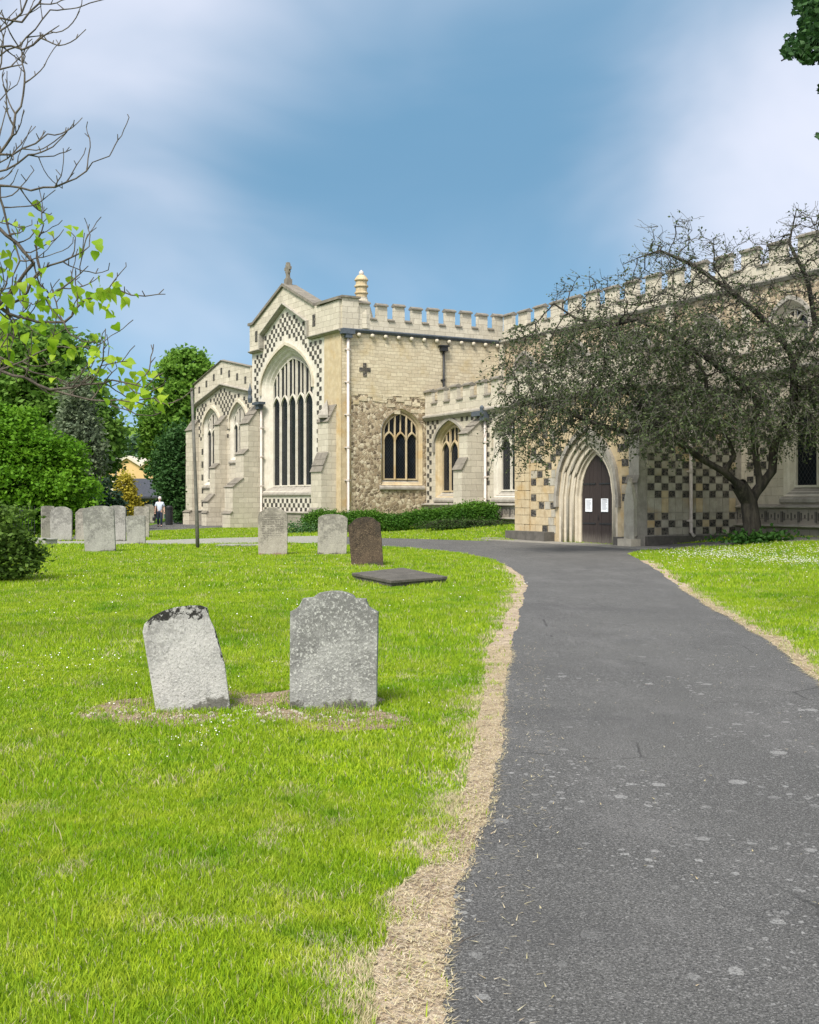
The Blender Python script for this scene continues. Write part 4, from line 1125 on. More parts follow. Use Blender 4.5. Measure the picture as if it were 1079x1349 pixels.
def radii(par, tip, ex=2.4, cap=9):
    n = len(par); s = np.zeros(n); ch = np.zeros(n, int)
    for i in range(n-1, -1, -1):
        if ch[i] == 0: s[i] = tip**ex
        if par[i] >= 0: s[par[i]] += s[i]; ch[par[i]] += 1
    return np.minimum(s**(1/ex), cap), ch
def polyseed(polys, step):
    """polys: list of lists of points; first is the trunk, others start near an existing node"""
    P = []; par = []
    for pl in polys:
        pl = [np.array(p, float) for p in pl]
        if P:
            d = np.linalg.norm(np.array(P)-pl[0], axis=1); cur = int(np.argmin(d)); pts = pl if d[cur] > .01 else pl[1:]; last = P[cur]
        else: P.append(pl[0]); par.append(-1); cur = 0; last = pl[0]; pts = pl[1:]
        for p in pts:
            L = np.linalg.norm(p-last); n = max(1, int(L/step))
            for k in range(1, n+1):
                P.append(last+(p-last)*k/n); par.append(cur); cur = len(P)-1
            last = p
    return P, par

# ---- the twisted tree by the porch
TY = 34.8
def tp(x, y, Y=TY): return tuple(PW(x, y, Y))
bark1 = bark('dark_bark', (.060, .052, .042), (.018, .016, .014))
tree = thing('gnarled_tree', 'gnarled drooping hawthorn-like tree with sparse dull foliage before the church porch', 'tree', (tp(993, 718)[0], TY, gz(tp(993, 718)[0], TY)))
polys = [
 [tp(993, 728), tp(991, 690), tp(987, 660)],
 [tp(987, 660), tp(975, 640, 34.6), tp(955, 622, 34.3), tp(925, 605, 34), tp(895, 582, 33.6), tp(865, 560, 33.3), tp(840, 530, 33), tp(815, 505, 32.8)],
 [tp(955, 622, 34.3), tp(968, 600, 34.3), tp(955, 570, 34.2), tp(935, 540, 34), tp(930, 495, 33.8), tp(905, 455, 33.7)],
 [tp(987, 660), tp(1003, 640), tp(997, 610), tp(993, 570, 35), tp(1000, 530, 35)],
 [tp(1003, 640), tp(1018, 620), tp(1020, 590), tp(1046, 540, 34.6), tp(1047, 474, 34.5), tp(1024, 438, 34.4), tp(994, 409, 34.3), tp(965, 385, 34.2), tp(940, 350, 34)],
 [tp(1047, 474, 34.5), tp(1075, 430, 34.2), tp(1065, 370, 34), tp(1040, 320, 34), tp(1050, 275, 34)],
 [tp(1000, 530, 35), tp(970, 500, 34.6), tp(930, 470, 34.2), tp(880, 440, 34), tp(840, 420, 34)],
 [tp(865, 560, 33.3), tp(830, 570, 32.8), tp(790, 560, 32.5), tp(740, 540, 32.4), tp(700, 530, 32.3)],
 [tp(965, 385, 34.2), tp(915, 350, 34), tp(870, 330, 34), tp(840, 340, 33.8)],
 [tp(840, 420, 34), tp(800, 430, 33.4), tp(760, 420, 33), tp(730, 400, 33)],
]
P0, par0 = polyseed(polys, .25)
att = []
blobs = [(1000, 400, 120, 95, 34.4, 3.2), (900, 400, 105, 90, 34.0, 3), (820, 450, 100, 80, 33.5, 2.6), (760, 520, 95, 62, 32.8, 2), (700, 555, 60, 50, 32.5, 1.4),
         (860, 530, 120, 58, 33.5, 2.6), (980, 520, 120, 62, 34.2, 2.8), (1066, 330, 60, 65, 34.2, 2), (1120, 480, 90, 110, 34.5, 3), (700, 465, 45, 50, 32.8, 1), (780, 385, 50, 30, 33.4, 1), (1050, 545, 60, 45, 34, 2), (900, 320, 55, 35, 34, 1.2)]
for (cx, cy, rx, ry, Yc, rd) in blobs:
    n = int(rx*ry/19)
    p = rng.normal(size=(n, 3)); p /= np.linalg.norm(p, axis=1)[:, None]; p *= rng.random(n)[:, None]**.42
    for q in p:
        Y = Yc+q[2]*rd; w_ = PW(cx+q[0]*rx, cy+q[1]*ry, Y)
        if w_.x*.8793+w_.y*.4763 > 27.6 : w_ = PW(cx+q[0]*rx, cy+q[1]*ry, Y-2.5)
        att.append(tuple(w_))
P1, par1 = colonize(P0, par0, att, .22, 2.2, .30, 90, grav=-.02, seed=3, jit=.28)
rad, chn = radii(par1, .010, 2.55, .27)
rad = np.where(rad > .035, rad*1.3, rad); rad[:8] = np.maximum(rad[:8], np.linspace(.32, .25, 8))
# split trunk / limbs / twigs by radius
segs_mesh('trunk', P1, [p if rad[i] > .10 else -1 for i, p in enumerate(par1)], rad, bark1, 8, None)
tr_ = bpy.context.scene.objects['trunk']; tr_.parent = tree; tr_.location = -tree.location
o = segs_mesh('limb', P1, [p if .03 < rad[i] <= .10 else -1 for i, p in enumerate(par1)], rad, bark1, 6); o.parent = tree; o.location = -tree.location; o['kind'] = 'stuff'
o = segs_mesh('twig', P1, [p if rad[i] <= .03 else -1 for i, p in enumerate(par1)], rad, bark1, 4); o.parent = tree; o.location = -tree.location; o['kind'] = 'stuff'
# drooping twiglets from thin nodes
TP = []; Tpar = []; Trad = []; LC = []
thin = np.where(rad < .03)[0]
cxm = np.array(P1)[:, 0].mean()
for i in thin:
    for rep in range(2 if rng.random() < .8 else 1):
        p = P1[i].copy(); d = rng.normal(size=3); d[2] = abs(d[2])*.25-.15; d += (P1[i]-np.array([11.2, 34.6, 6.0]))*.10; d /= np.linalg.norm(d)
        low = p[2] < 7.3
        TP.append(p); Tpar.append(-1); Trad.append(.008); cur = len(TP)-1
        L = rng.uniform(3, 10) if low else rng.uniform(2, 5)
        for k in range(int(L)):
            d = d+np.array([0, 0, -.22 if low else .02])+rng.normal(size=3)*.22; d /= np.linalg.norm(d); p = p+d*.13
            TP.append(p.copy()); Tpar.append(cur); Trad.append(.0065); cur = len(TP)-1
            dens = 1.7 if low else (.6 if p[2] < 9.3 else .35)
            for _ in range(rng.poisson(dens)): LC.append(p+rng.normal(size=3)*.05)
o = segs_mesh('twiglet', TP, Tpar, np.array(Trad), bark('grey_twig', (.15, .145, .12), (.07, .068, .06)), 3); o.parent = tree; o.location = -tree.location; o['kind'] = 'stuff'
lf1 = leaf_mat('thorn_leaf', (.034, .060, .028), (.125, .155, .065), .35)
o = foliage('crown', LC, .058, lf1, 11, tree, droop=.5); o.location = -tree.location; o['kind'] = 'stuff'
print('tree nodes', len(P1), 'leaves', len(LC))
# tuft of ground plants at the tree foot
c = rng.normal(size=(900, 3))*np.array([.55, .25, .12])+np.array([tree.location.x+.05, TY-.25, tree.location.z+.14]); c[:, 2] = np.maximum(c[:, 2], tree.location.z+.03)
tag(foliage('ground_plant', c, .09, leaf_mat('nettle_leaf', (.02, .07, .012), (.05, .13, .02), .3), 12), 'dark green clump of low weeds round the gnarled tree foot', 'plant', kind='stuff')

# ---- catalpa reaching in from the left
CY = 11.0
catb = bark('catalpa_bark', (.13, .11, .09), (.06, .05, .042))
cat = thing('catalpa_tree', 'half bare tree with big lime green leaves reaching in from the left', 'tree', (-6.4, 11.0, gz(-6.4, 11)))
def cp(x, y, Y=CY): return tuple(PW(x, y, Y))
tk = [(-6.4, 11, -.1), (-6.35, 11, 1.5), (-6.1, 11, 2.4), (-5.9, 11.1, 3.6), (-5.6, 11, 5.0), (-5.5, 11, 6.6)]
cps = [tk,
 [tk[4], cp(-60, 230), cp(0, 245), cp(40, 249), cp(75, 247), cp(100, 235), cp(125, 215), cp(147, 205)],
 [cp(0, 203), cp(20, 205), cp(45, 190), cp(62, 178)], [cp(-30, 235), cp(10, 225), cp(38, 205), cp(70, 205)], [cp(-40, 150), cp(0, 132), cp(12, 120), cp(24, 112)],
 [tk[5], cp(-60, 40), cp(0, 42), cp(28, 18), cp(40, -15)], [tk[5], cp(-60, 60), cp(-5, 78), cp(25, 60), cp(48, 42), cp(66, 12)],
 [cp(-40, 330), cp(0, 300), cp(20, 320), cp(45, 345)], [cp(0, 404), cp(20, 420), cp(60, 445), cp(100, 430)], [cp(-50, 470), cp(0, 470), cp(30, 485), cp(90, 505), cp(125, 500)],
 [cp(-20, 240), cp(0, 203), cp(17, 178), cp(29, 137), cp(31, 95), cp(31, 68)],
 [tk[5], cp(-60, 70), cp(0, 60), cp(30, 65), cp(55, 50), cp(78, 36)],
 [tk[5], cp(-50, 110), cp(0, 92), cp(28, 85), cp(34, 72)],
 [tk[5], cp(-50, 20), cp(0, 25), cp(30, 30), cp(50, 5), cp(70, -20)],
 [tk[2], cp(-120, 420, 11.2), cp(0, 404), cp(25, 416), cp(50, 424), cp(85, 424), cp(112, 395), cp(155, 381)],
 [cp(0, 245), cp(8, 290), cp(22, 325), cp(25, 345), cp(15, 380), cp(0, 404)],
 [cp(10, 405), cp(35, 385), cp(52, 355), cp(48, 320), cp(58, 295)],
 [cp(52, 355), cp(83, 344), cp(120, 326)],
 [cp(83, 424), cp(60, 395), cp(95, 370), cp(118, 350)],
 [tk[1], cp(-120, 500, 10.8), cp(0, 490, 10.8), cp(35, 498, 10.8), cp(67, 514, 10.8), cp(107, 509, 10.8), cp(134, 482, 10.8), cp(175, 476, 10.8)],
 [cp(70, 514, 10.8), cp(104, 522, 10.7), cp(140, 529, 10.7), cp(205, 526, 10.7)],
 [cp(107, 509, 10.8), cp(150, 500, 10.7), cp(190, 512, 10.7)],
 [cp(0, 490, 10.8), cp(40, 470, 10.8), cp(80, 455, 10.8), cp(125, 458, 10.8)],
]
Pc, parc = polyseed(cps, .10)
nP = len(Pc)
Pc = [p+(rng.normal(size=3)*.010 if i > 60 else 0) for i, p in enumerate(Pc)]
# side twigs: alternate, curving upward
Pc = list(Pc); parc = list(parc)
tips = []
for i in range(60, nP):
    if Pc[i][0] < -4.6 or rng.random() > .62: continue
    d0 = Pc[i]-Pc[parc[i]]; d0 /= np.linalg.norm(d0)+1e-9
    sgn = 1 if rng.random() < .6 else -1
    side = np.array([-d0[2]*sgn, rng.normal()*.5, d0[0]*sgn]); d = d0*.7+side*.8; d /= np.linalg.norm(d)
    cur = i; p = Pc[i].copy(); n_ = rng.integers(3, 10)
    for k in range(n_):
        d = d+np.array([.03, 0, .16])+rng.normal(size=3)*.16; d /= np.linalg.norm(d); p = p+d*.068
        Pc.append(p.copy()); parc.append(cur); cur = len(Pc)-1
        if rng.random() < .35:
            q = p+np.array([rng.normal()*.03, rng.normal()*.03, .035+rng.random()*.03]); Pc.append(q); parc.append(cur)
    tips.append(p)
rc, _ = radii(parc, .0042, 2.75, .2)
NTK = int(sum((Vector(b_)-Vector(a_)).length/.1 for a_, b_ in zip(tk, tk[1:])))-4
rc[:NTK] = np.maximum(rc[:NTK], np.linspace(.21, .075, NTK))
segs_mesh('trunk', Pc, [p if rc[i] > .06 else -1 for i, p in enumerate(parc)], rc, catb, 10).parent = cat
o = segs_mesh('branch', Pc, [p if rc[i] <= .06 else -1 for i, p in enumerate(parc)], rc, catb, 6); o.parent = cat; o['kind'] = 'stuff'
for ch in cat.children: ch.location = -cat.location
catalpa_leaf = leaf_mat('catalpa_leaf', (.22, .42, .015), (.42, .56, .05), .6, .5)
def leafmesh(k):
    r = random.Random(k); n = 7; up_ = []; vs = [(0, 0, 0)]; fs = []
    prof = [(.0, .0), (.12, .36), (.30, .47), (.52, .40), (.75, .22), (.92, .07), (1.02, 0)]
    fold = r.uniform(.12, .3); drp = r.uniform(.15, .5)
    mid = [(t, 0, -drp*t*t) for t, w2 in prof]
    Lf = [(t-(.07 if i == 1 else 0), w2, -drp*t*t+fold*w2+r.uniform(-.03, .03)) for i, (t, w2) in enumerate(prof)]
    Rt = [(t-(.07 if i == 1 else 0), -w2, -drp*t*t+fold*w2+r.uniform(-.03, .03)) for i, (t, w2) in enumerate(prof)]
    vs = mid+Lf+Rt
    for i in range(6):
        fs.append((i, i+1, 7+i+1, 7+i)); fs.append((i+1, i, 14+i, 14+i+1))
    b = MB(); b.add(vs, fs)
    me = bpy.data.meshes.new('leaf'); me.from_pydata(vs, [], fs); me.materials.append(catalpa_leaf)
    me.polygons.foreach_set('use_smooth', [True]*len(fs))
    a = me.attributes.new('tint', 'FLOAT', 'FACE'); a.data.foreach_set('value', [r.random()]*len(fs)); me.update(); return me
lms = [leafmesh(k) for k in range(8)]
clusters = [(50, 268, 2, 12), (30, 283, 2, 12), (68, 292, 5, 20), (88, 302, 3, 10), (55, 310, 4, 10), (122, 323, 4, 8), (6, 325, 4, 12), (8, 292, 4, 14),
            (15, 372, 12, 26), (50, 380, 12, 22), (85, 388, 12, 20), (112, 392, 8, 14), (20, 402, 12, 20), (60, 402, 10, 16), (135, 380, 5, 10), (152, 380, 6, 12), (162, 392, 5, 10), (146, 403, 4, 8), (152, 426, 2, 5),
            (15, 430, 12, 22), (55, 432, 6, 16), (65, 452, 8, 14), (100, 450, 10, 16), (125, 460, 6, 12), (25, 455, 10, 24), (60, 470, 6, 14), (142, 485, 8, 12), (165, 482, 8, 14), (182, 500, 6, 12), (160, 508, 6, 14), (200, 516, 6, 10), (180, 522, 5, 10), (205, 524, 4, 8), (15, 350, 6, 18)]
nl = 0
for (x, y, n_, sp) in clusters:
    base_y = CY if y < 440 else 10.8
    for k in range(int(n_*1.25)):
        p = PW(x+random.gauss(0, sp), y+random.gauss(0, sp*.7), base_y+random.gauss(0, .22))
        o = link('leaf', random.choice(lms), cat, p-cat.location)
        s = random.uniform(.055, .130); o.scale = (s, s, s)
        o.rotation_euler = (random.gauss(0, .5), random.uniform(.1, 1.1), random.uniform(-2.2, 2.2)); nl += 1
print('catalpa leaves', nl)

# ---- tree whose leaves enter top right
rt = thing('overhanging_tree', 'dark green leafy tree mostly outside the frame at upper right', 'tree', (6.3, 12, gz(6.3, 12)))
rp = [[(6.3, 12, -.1), (6.25, 12, 3), (6.1, 12, 6.5), (5.9, 12, 9)], [(6.1, 12, 6.3), (5.2, 12, 6.7), tuple(PW(1079, 45, 12)), tuple(PW(1045, 72, 12)), tuple(PW(1030, 80, 12))],
      [(6.1, 12, 6.6), (5.3, 12, 7.1), tuple(PW(1075, 0, 12)), tuple(PW(1050, 8, 12))], [(6.2, 12, 5.3), (5.2, 12, 5.4), tuple(PW(1090, 150, 12)), tuple(PW(1078, 180, 12))], [(6.2, 12, 5.9), (5.4, 12.4, 6.0), tuple(PW(1110, 90, 12))]]
Pr, parr = polyseed(rp, .12); rr_, _ = radii(parr, .008, 2.3, .25); rr_ = np.where(np.abs(np.array(Pr)[:, 0]-6.1) < .22, np.maximum(rr_, .17-.012*np.array(Pr)[:, 2]), rr_)
segs_mesh('trunk', Pr, parr, rr_, bark1, 8).parent = rt
Cs = []
for (x, y, sx, sy, n_) in ((1070, 40, 12, 12, 420), (1055, 58, 14, 10, 330), (1042, 70, 8, 5, 120), (1068, 76, 9, 6, 150), (1052, 5, 5, 9, 70), (1072, 10, 8, 10, 220), (1063, 22, 4, 4, 60), (1079, 180, 3, 4, 16), (1082, 118, 2, 4, 20), (1110, 40, 25, 30, 2500), (1140, 120, 40, 50, 2500), (1110, -60, 60, 40, 2500), (1200, 60, 60, 60, 4000), (1280, -40, 80, 80, 5000), (1190, -140, 90, 60, 4000), (1380, 60, 80, 80, 4000)):
    for _ in range(n_):
        xx = x+np.clip(rng.normal(), -1.7, 1.7)*sx*.8; yy = y+np.clip(rng.normal(), -1.6, 1.6)*sy*.8
        Cs.append(tuple(PW(xx, yy, 12+rng.normal()*.3)))
foliage('crown', Cs, .05, leaf_mat('lime_leaf', (.020, .06, .022), (.055, .125, .035), .3), 21, rt)
for ch in rt.children: ch.location = -rt.location

# ---- background trees
def bgtree(label, x, y, h, blobs, mat, seed, leaf=.22, dens=1.0, trunk_r=.3, name='leafy_tree', group='trees beyond the churchyard', cz=.35, shell=.72, bk=None, clump=.55, zb=None, squash=.65, cat_='tree', trunkh=None):
    """blobs: (dx, dy, z, rx, ry, rz)"""
    r = np.random.default_rng(seed); g = gz(x, y) if zb is None else zb
    t = thing(name, label, cat_, (x, y, g), 0, group)
    C = []; T = []
    for (bx, by, bz, rx, ry, rz) in blobs:
        ncl = int(14*(rx*ry*rz)**(2/3)/clump**2*dens)
        p = r.normal(size=(ncl, 3)); p /= np.linalg.norm(p, axis=1)[:, None]; p *= (shell+(1-shell)*r.random(ncl)[:, None])
        p += r.normal(size=p.shape)*.13
        cen = p*np.array([rx, ry, rz])+np.array([bx, by, bz])
        for c in cen:
            k = r.integers(22, 46); q = r.normal(size=(k, 3))*clump*np.array([.5, .5, .5*squash])
            q[:, 2] -= (q[:, 0]**2+q[:, 1]**2)*.25/clump
            C.append(c+q); T.append(np.clip(r.random()*.6+r.random(k)*.4+.0, 0, 1))
    C = np.concatenate(C); T = np.concatenate(T); keep = C[:, 2] > .1; C = C[keep]; T = T[keep]
    foliage('crown', C, leaf, mat, seed, t, tint=T, up=.8)
    th = trunkh or h*.75
    P = [[(0, 0, -.2), (.05, 0, th*.3), (.1, .05, th*.6), (.05, 0, th)]]
    for i, (bx, by, bz, rx, ry, rz) in enumerate(blobs[:8]): P.append([(.05, 0, min(th*.35+i*.2, th*.9)), (bx*.5, by*.5, (bz+th*.4)*.5+.2), (bx, by, bz)])
    pp, pr_ = polyseed(P, .5); r_, _ = radii(pr_, .04, 2.2, trunk_r)
    segs_mesh('trunk', pp, pr_, r_, bk or bark1, 7, t); return t
green1 = leaf_mat('maple_leaf', (.055, .17, .010), (.18, .36, .022), .4)
green2 = leaf_mat('oak_leaf', (.07, .17, .03), (.21, .36, .06), .45)
green3 = leaf_mat('ash_leaf', (.07, .19, .022), (.23, .40, .055), .45)
conif = leaf_mat('conifer_leaf', (.09, .13, .08), (.22, .27, .16), .3)
yew = leaf_mat('yew_leaf', (.012, .035, .022), (.03, .065, .035), .15)
gold = leaf_mat('golden_leaf', (.24, .20, .02), (.48, .42, .05), .35)
hedgem = leaf_mat('hedge_leaf', (.022, .068, .012), (.06, .14, .022), .3)
bushm = leaf_mat('bush_leaf', (.04, .085, .018), (.15, .25, .035), .35)
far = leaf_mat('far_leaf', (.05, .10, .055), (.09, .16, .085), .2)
bgtree('bright green spreading tree with tiered foliage at left of the lawn', -17.2, 50, 6.6,
       [(-1.6, 0, 5.0, 1.7, 1.6, 1.1), (-.4, -.3, 3.9, 1.7, 1.5, .9), (1.1, 0, 3.7, 1.3, 1.2, .8), (-2.6, 0, 3.4, 2.0, 1.6, 1.1), (1.5, -.4, 2.2, 1.3, 1.3, .9), (-.5, -.7, 2.3, 1.7, 1.4, 1.0), (1.5, 0, 1.2, 1.4, 1.2, .9), (-.6, -.5, 1.1, 1.8, 1.2, .9), (-3.2, 0, 5.6, 1.6, 1.6, 1.0), (-2.6, -.3, 1.7, 2.0, 1.4, 1.2)], green1, 31, .125, trunk_r=.2, clump=.42)
bgtree('tall darker tree behind the bright green spreading one', -26, 74, 14,
       [(1.0, 0, 10.6, 3.0, 3, 2.9), (-2.5, 0, 9.5, 3.6, 3, 3.5), (2.6, 0, 8.0, 2.6, 3, 3.0), (-4, 0, 6, 4, 3, 3.5), (1.5, 0, 5, 3.6, 3, 3), (4.3, 0, 6.2, 2.0, 2, 2.6)], green2, 32, .27, trunk_r=.5, clump=.8)
bgtree('grey green drooping conifer between the two left trees', -19.2, 63, 8.6,
       [(0, 0, 7.0, .9, .9, 1.6), (.1, 0, 5.2, 1.3, 1.2, 1.6), (0, 0, 3.4, 1.6, 1.4, 1.7), (.1, 0, 1.8, 1.6, 1.4, 1.4)], conif, 33, .16, name='conifer', clump=.5, squash=1.1, trunk_r=.2)
bgtree('mid green tree filling the gap left of the cream building', -23.0, 76, 8.5,
       [(.6, 0, 6.0, 1.7, 1.6, 1.8), (-1, 0, 5, 2, 1.8, 2.0), (.9, 0, 4.0, 1.5, 1.6, 1.7)], green2, 34, .24, clump=.7)
bgtree('leafy tree with two stacked crowns growing against the chapel end', -17.6, 80, 13,
       [(1.3, 0, 11.2, 1.7, 1.6, 1.5), (1.0, 0, 9.5, 2.2, 2, 1.6), (.2, 0, 7.3, 2.3, 2, 1.8), (1.6, 0, 7.4, 2.2, 2, 2), (.2, 0, 5.2, 2.1, 2, 1.8), (1.7, 0, 5, 2.4, 2, 2)], green3, 35, .22, trunk_r=.3, clump=.6)
bgtree('dark ivy clad lower tree behind the walking man', -15.3, 74, 7.5,
       [(.2, 0, 4.6, 1.9, 1.3, 2.0), (.6, 0, 2.6, 1.9, 1.3, 2.1), (-.9, 0, 3.4, 1.1, 1.2, 1.8), (.8, 0, 1.0, 1.5, 1.1, 1.2)], leaf_mat('ivy_leaf', (.022, .07, .02), (.07, .16, .04), .3), 36, .15, clump=.45, squash=1.2)
bgtree('dark yew bush behind the left gravestones', -15.9, 57, 2.6, [(0, 0, 1.2, .9, .9, 1.3), (-.6, 0, .9, .8, .8, 1.0)], yew, 37, .12, name='yew_bush', group='shrubs behind the gravestones', clump=.35, trunk_r=.08, cat_='bush')
bgtree('golden yellow conical conifer beside the dark yew bush', -15.6, 60, 3.0, [(.1, 0, 1.1, .75, .7, 1.2), (.0, 0, 2.1, .45, .45, .9)], gold, 38, .10, name='golden_conifer', group='shrubs behind the gravestones', clump=.3, squash=1.2, trunk_r=.08, cat_='conifer')
bgtree('big dark rounded bush at the left edge of the lawn', -8.65, 21.5, 1.6,
       [(.2, 0, .85, .95, .9, .72), (-.9, 0, .95, 1.0, .9, .75), (.75, .1, .45, .6, .6, .45), (-.2, -.5, .5, .9, .6, .5)], bushm, 39, .065, name='bush', group=None, clump=.20, trunk_r=.05, dens=.75, cat_='bush', trunkh=.8)
rim = leaf_mat('rim', (.06, .1, .02), (.1, .17, .03), .3)
for i, (dx_, h_) in enumerate(((-62, 9), (-50, 10), (-41, 8.5), (-35, 9))):
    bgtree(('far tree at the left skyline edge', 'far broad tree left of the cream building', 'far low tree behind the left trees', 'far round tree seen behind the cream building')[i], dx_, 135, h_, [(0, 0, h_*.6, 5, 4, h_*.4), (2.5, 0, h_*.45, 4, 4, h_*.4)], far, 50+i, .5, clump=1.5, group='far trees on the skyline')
# distant wooded hill
hb = MB(); NXh = 40
vs = []; fs = []
for j in range(10):
    for i in range(NXh):
        x = -420+i*14; t = j/9; y = 240+t*260; hgt = 34*math.sin(min(t*1.6, 1)*math.pi/2)*(math.exp(-((x+120)/150)**2))+3*math.sin(i*.9+j)
        vs.append((x, y, hgt*t if t > 0 else -1))
for j in range(9):
    for i in range(NXh-1): a = j*NXh+i; fs.append((a, a+1, a+NXh+1, a+NXh))
hb.add(vs, fs); tag(link('hill', hb.mesh('hill', M['turf'], True)), kind='structure')
C = []; T = []
for _ in range(900):
    i = rng.uniform(-230, 60); y = rng.uniform(235, 330); t = (y-240)/260; hgt = 34*math.sin(min(max(t, 0)*1.6, 1)*math.pi/2)*math.exp(-((i+120)/150)**2)*max(t, 0)
    k = 26; c = np.array([i, y, hgt+4+rng.random()*4])+rng.normal(size=(k, 3))*np.array([2.6, 2.6, 2.2]); C.append(c); T.append(np.full(k, rng.random()))
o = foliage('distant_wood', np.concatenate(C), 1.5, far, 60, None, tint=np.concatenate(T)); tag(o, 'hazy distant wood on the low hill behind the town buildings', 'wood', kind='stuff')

# hedge along the church wall
hr = np.random.default_rng(5)
hp0 = PW(402, 690, 54.0); hp1 = PW(655, 690, 51.5)
hedge = thing('hedge', 'low clipped green hedge running along the foot of the transept wall', 'hedge', ((hp0.x+hp1.x)/2, 52.7, gz((hp0.x+hp1.x)/2, 52.7)))
C = []; T = []
for k in range(2600):
    t = hr.random(); x = hp0.x+(hp1.x-hp0.x)*t; y = 54.0-2.2*t**1.3
    g = gz(x, y); H_ = (.82+.12*math.sin(t*9)+.08*math.sin(t*23)) * (1-.18*sm((.10-t)/.1))
    a = hr.uniform(0, math.pi); rr = hr.uniform(.75, 1.0)
    c = np.array([x+hr.normal()*.05, y-.55*math.cos(a)*rr*.9, g+max(.12, H_*math.sin(a)**.6*rr+.05)])
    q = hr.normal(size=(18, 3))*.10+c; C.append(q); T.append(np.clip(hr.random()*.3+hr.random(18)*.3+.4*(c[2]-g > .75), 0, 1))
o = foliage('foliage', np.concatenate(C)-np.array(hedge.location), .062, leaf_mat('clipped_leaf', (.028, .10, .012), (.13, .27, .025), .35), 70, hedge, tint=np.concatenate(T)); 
b = MB()
for t in np.linspace(.03, .97, 16):
    x = hp0.x+(hp1.x-hp0.x)*t; y = 54.0-2.2*t**1.3; b.tube([(x-hedge.location.x, y-hedge.location.y, gz(x, y)-hedge.location.z-.1), (x-hedge.location.x+.05, y-hedge.location.y, gz(x, y)-hedge.location.z+.5)], .03, 5)
link('stem', b.mesh('stem', bark1), hedge)
# twiggy shrub at the hedge's right end
sh = thing('arching_shrub', 'arching twiggy shrub merging with the right end of the hedge', 'shrub', (PW(615, 690, 50.9).x, 50.9, gz(2.7, 50.9)))
C = []; P_ = []; pp_ = []
for k in range(420):
    a = hr.uniform(0, 2*math.pi); d = np.array([math.cos(a)*1.5, math.sin(a)*.5, 1.0])*hr.uniform(.5, 1.1); p = np.array([hr.normal()*.5, hr.normal()*.15, .05]); P_.append(p.copy()); pp_.append(-1); cur = len(P_)-1
    for j in range(7):
        d[2] -= .26; p = p+d*.17; p[2] = max(p[2], .03); P_.append(p.copy()); pp_.append(cur); cur = len(P_)-1
        C.append(p+hr.normal(size=(5, 3))*.05)
segs_mesh('stem', P_, pp_, np.full(len(P_), .007), bark1, 3, sh)
foliage('foliage', np.concatenate(C), .05, leaf_mat('shrub_leaf', (.035, .075, .02), (.085, .15, .03), .3), 71, sh)
# small pale plant at hedge left end
c = hr.normal(size=(700, 3))*np.array([.5, .2, .18])+np.array([PW(392, 690, 52).x, 52, gz(-5.3, 52)+.22]); c[:, 2] = np.abs(c[:, 2])
tag(foliage('ground_plant', c, .07, leaf_mat('pale_leaf', (.06, .14, .05), (.12, .22, .08), .3), 72), 'small pale green plant at the left end of the hedge', 'plant', kind='stuff')

# ------------------------------------------------------------------ buildings beyond
bx = PW(165, 680, 112)
cream = plain('cream_render', (.62, .56, .46), .9, var=.1, scale=.5); yell = plain('yellow_render', (.62, .43, .20), .9, var=.15, scale=.5)
bld = thing('town_building', 'cream and yellow sawtooth roofed building beyond the trees', 'building', (bx.x, 112, 0))
b = MB(); b.box(-4, 4.5, 0, 8, -.5, 3.6); link('wall', b.mesh('wall', cream), bld)
b = MB()
for k in range(3):
    x = -4+k*2.83; b.prism_y([(x, 3.6), (x+2.83, 3.6), (x+2.83, 5.0), (x+1.4, 5.9), (x, 5.0)], .02, 7.9)
link('upper_wall', b.mesh('upper_wall', yell), bld)
for k in range(3):
    x = -4+k*2.83; b = MB(); b.prism_y([(x-.05, 5.02), (x+1.4, 5.93), (x+2.88, 5.02), (x+2.88, 5.3), (x+1.4, 6.2), (x-.05, 5.3)], -.25, 8.1); link('roof', b.mesh('roof', cream), bld)
for k in range(3):
    b = MB(); b.box(-3+k*2.6, -2+k*2.6, -.03, .05, 1.2, 2.4); wn = link('window', b.mesh('window', M['white_pipe']), bld)
    b = MB(); b.box(-2.92+k*2.6, -2.08+k*2.6, -.045, -.03, 1.28, 2.32); link('pane', b.mesh('pane', M['glass']), wn)
b2x = PW(190, 680, 88)
shed = thing('low_building', 'low building with dark slate roof and green glazed front behind the walking man', 'building', (b2x.x, 88, 0))
b = MB(); b.box(-1.4, 2.6, 0, 5, -.3, 1.9); link('wall', b.mesh('wall', plain('brick_wall', (.33, .29, .24), .9)), shed)
b = MB(); b.prism_x([(-.4, 1.9), (2.5, 3.4), (5.3, 1.9), (5.3, 1.7), (-.4, 1.75)], -1.7, 2.8); link('roof', b.mesh('roof', plain('slate', (.06, .065, .08), .6, var=.3)), shed)
for k in range(4):
    b = MB(); b.box(-1.2+k*.95, -.4+k*.95, -.06, -.01, .1, 1.6); w_ = link('window', b.mesh('window', plain('green_frame', (.05, .16, .13), .6)), shed)
    b = MB(); b.box(-1.14+k*.95, -.46+k*.95, -.075, -.06, .2, 1.52); link('pane', b.mesh('pane', M['glass']), w_)
# utility post
o = MB(); o.tube([(0, 0, -.2), (0, 0, 7.2)], [.13, .09], 8); tag(link('utility_pole', o.mesh('utility_pole', M['pole']), None, (PW(153, 680, 100).x, 100, 0)), 'brown utility pole in front of the cream building', 'pole')
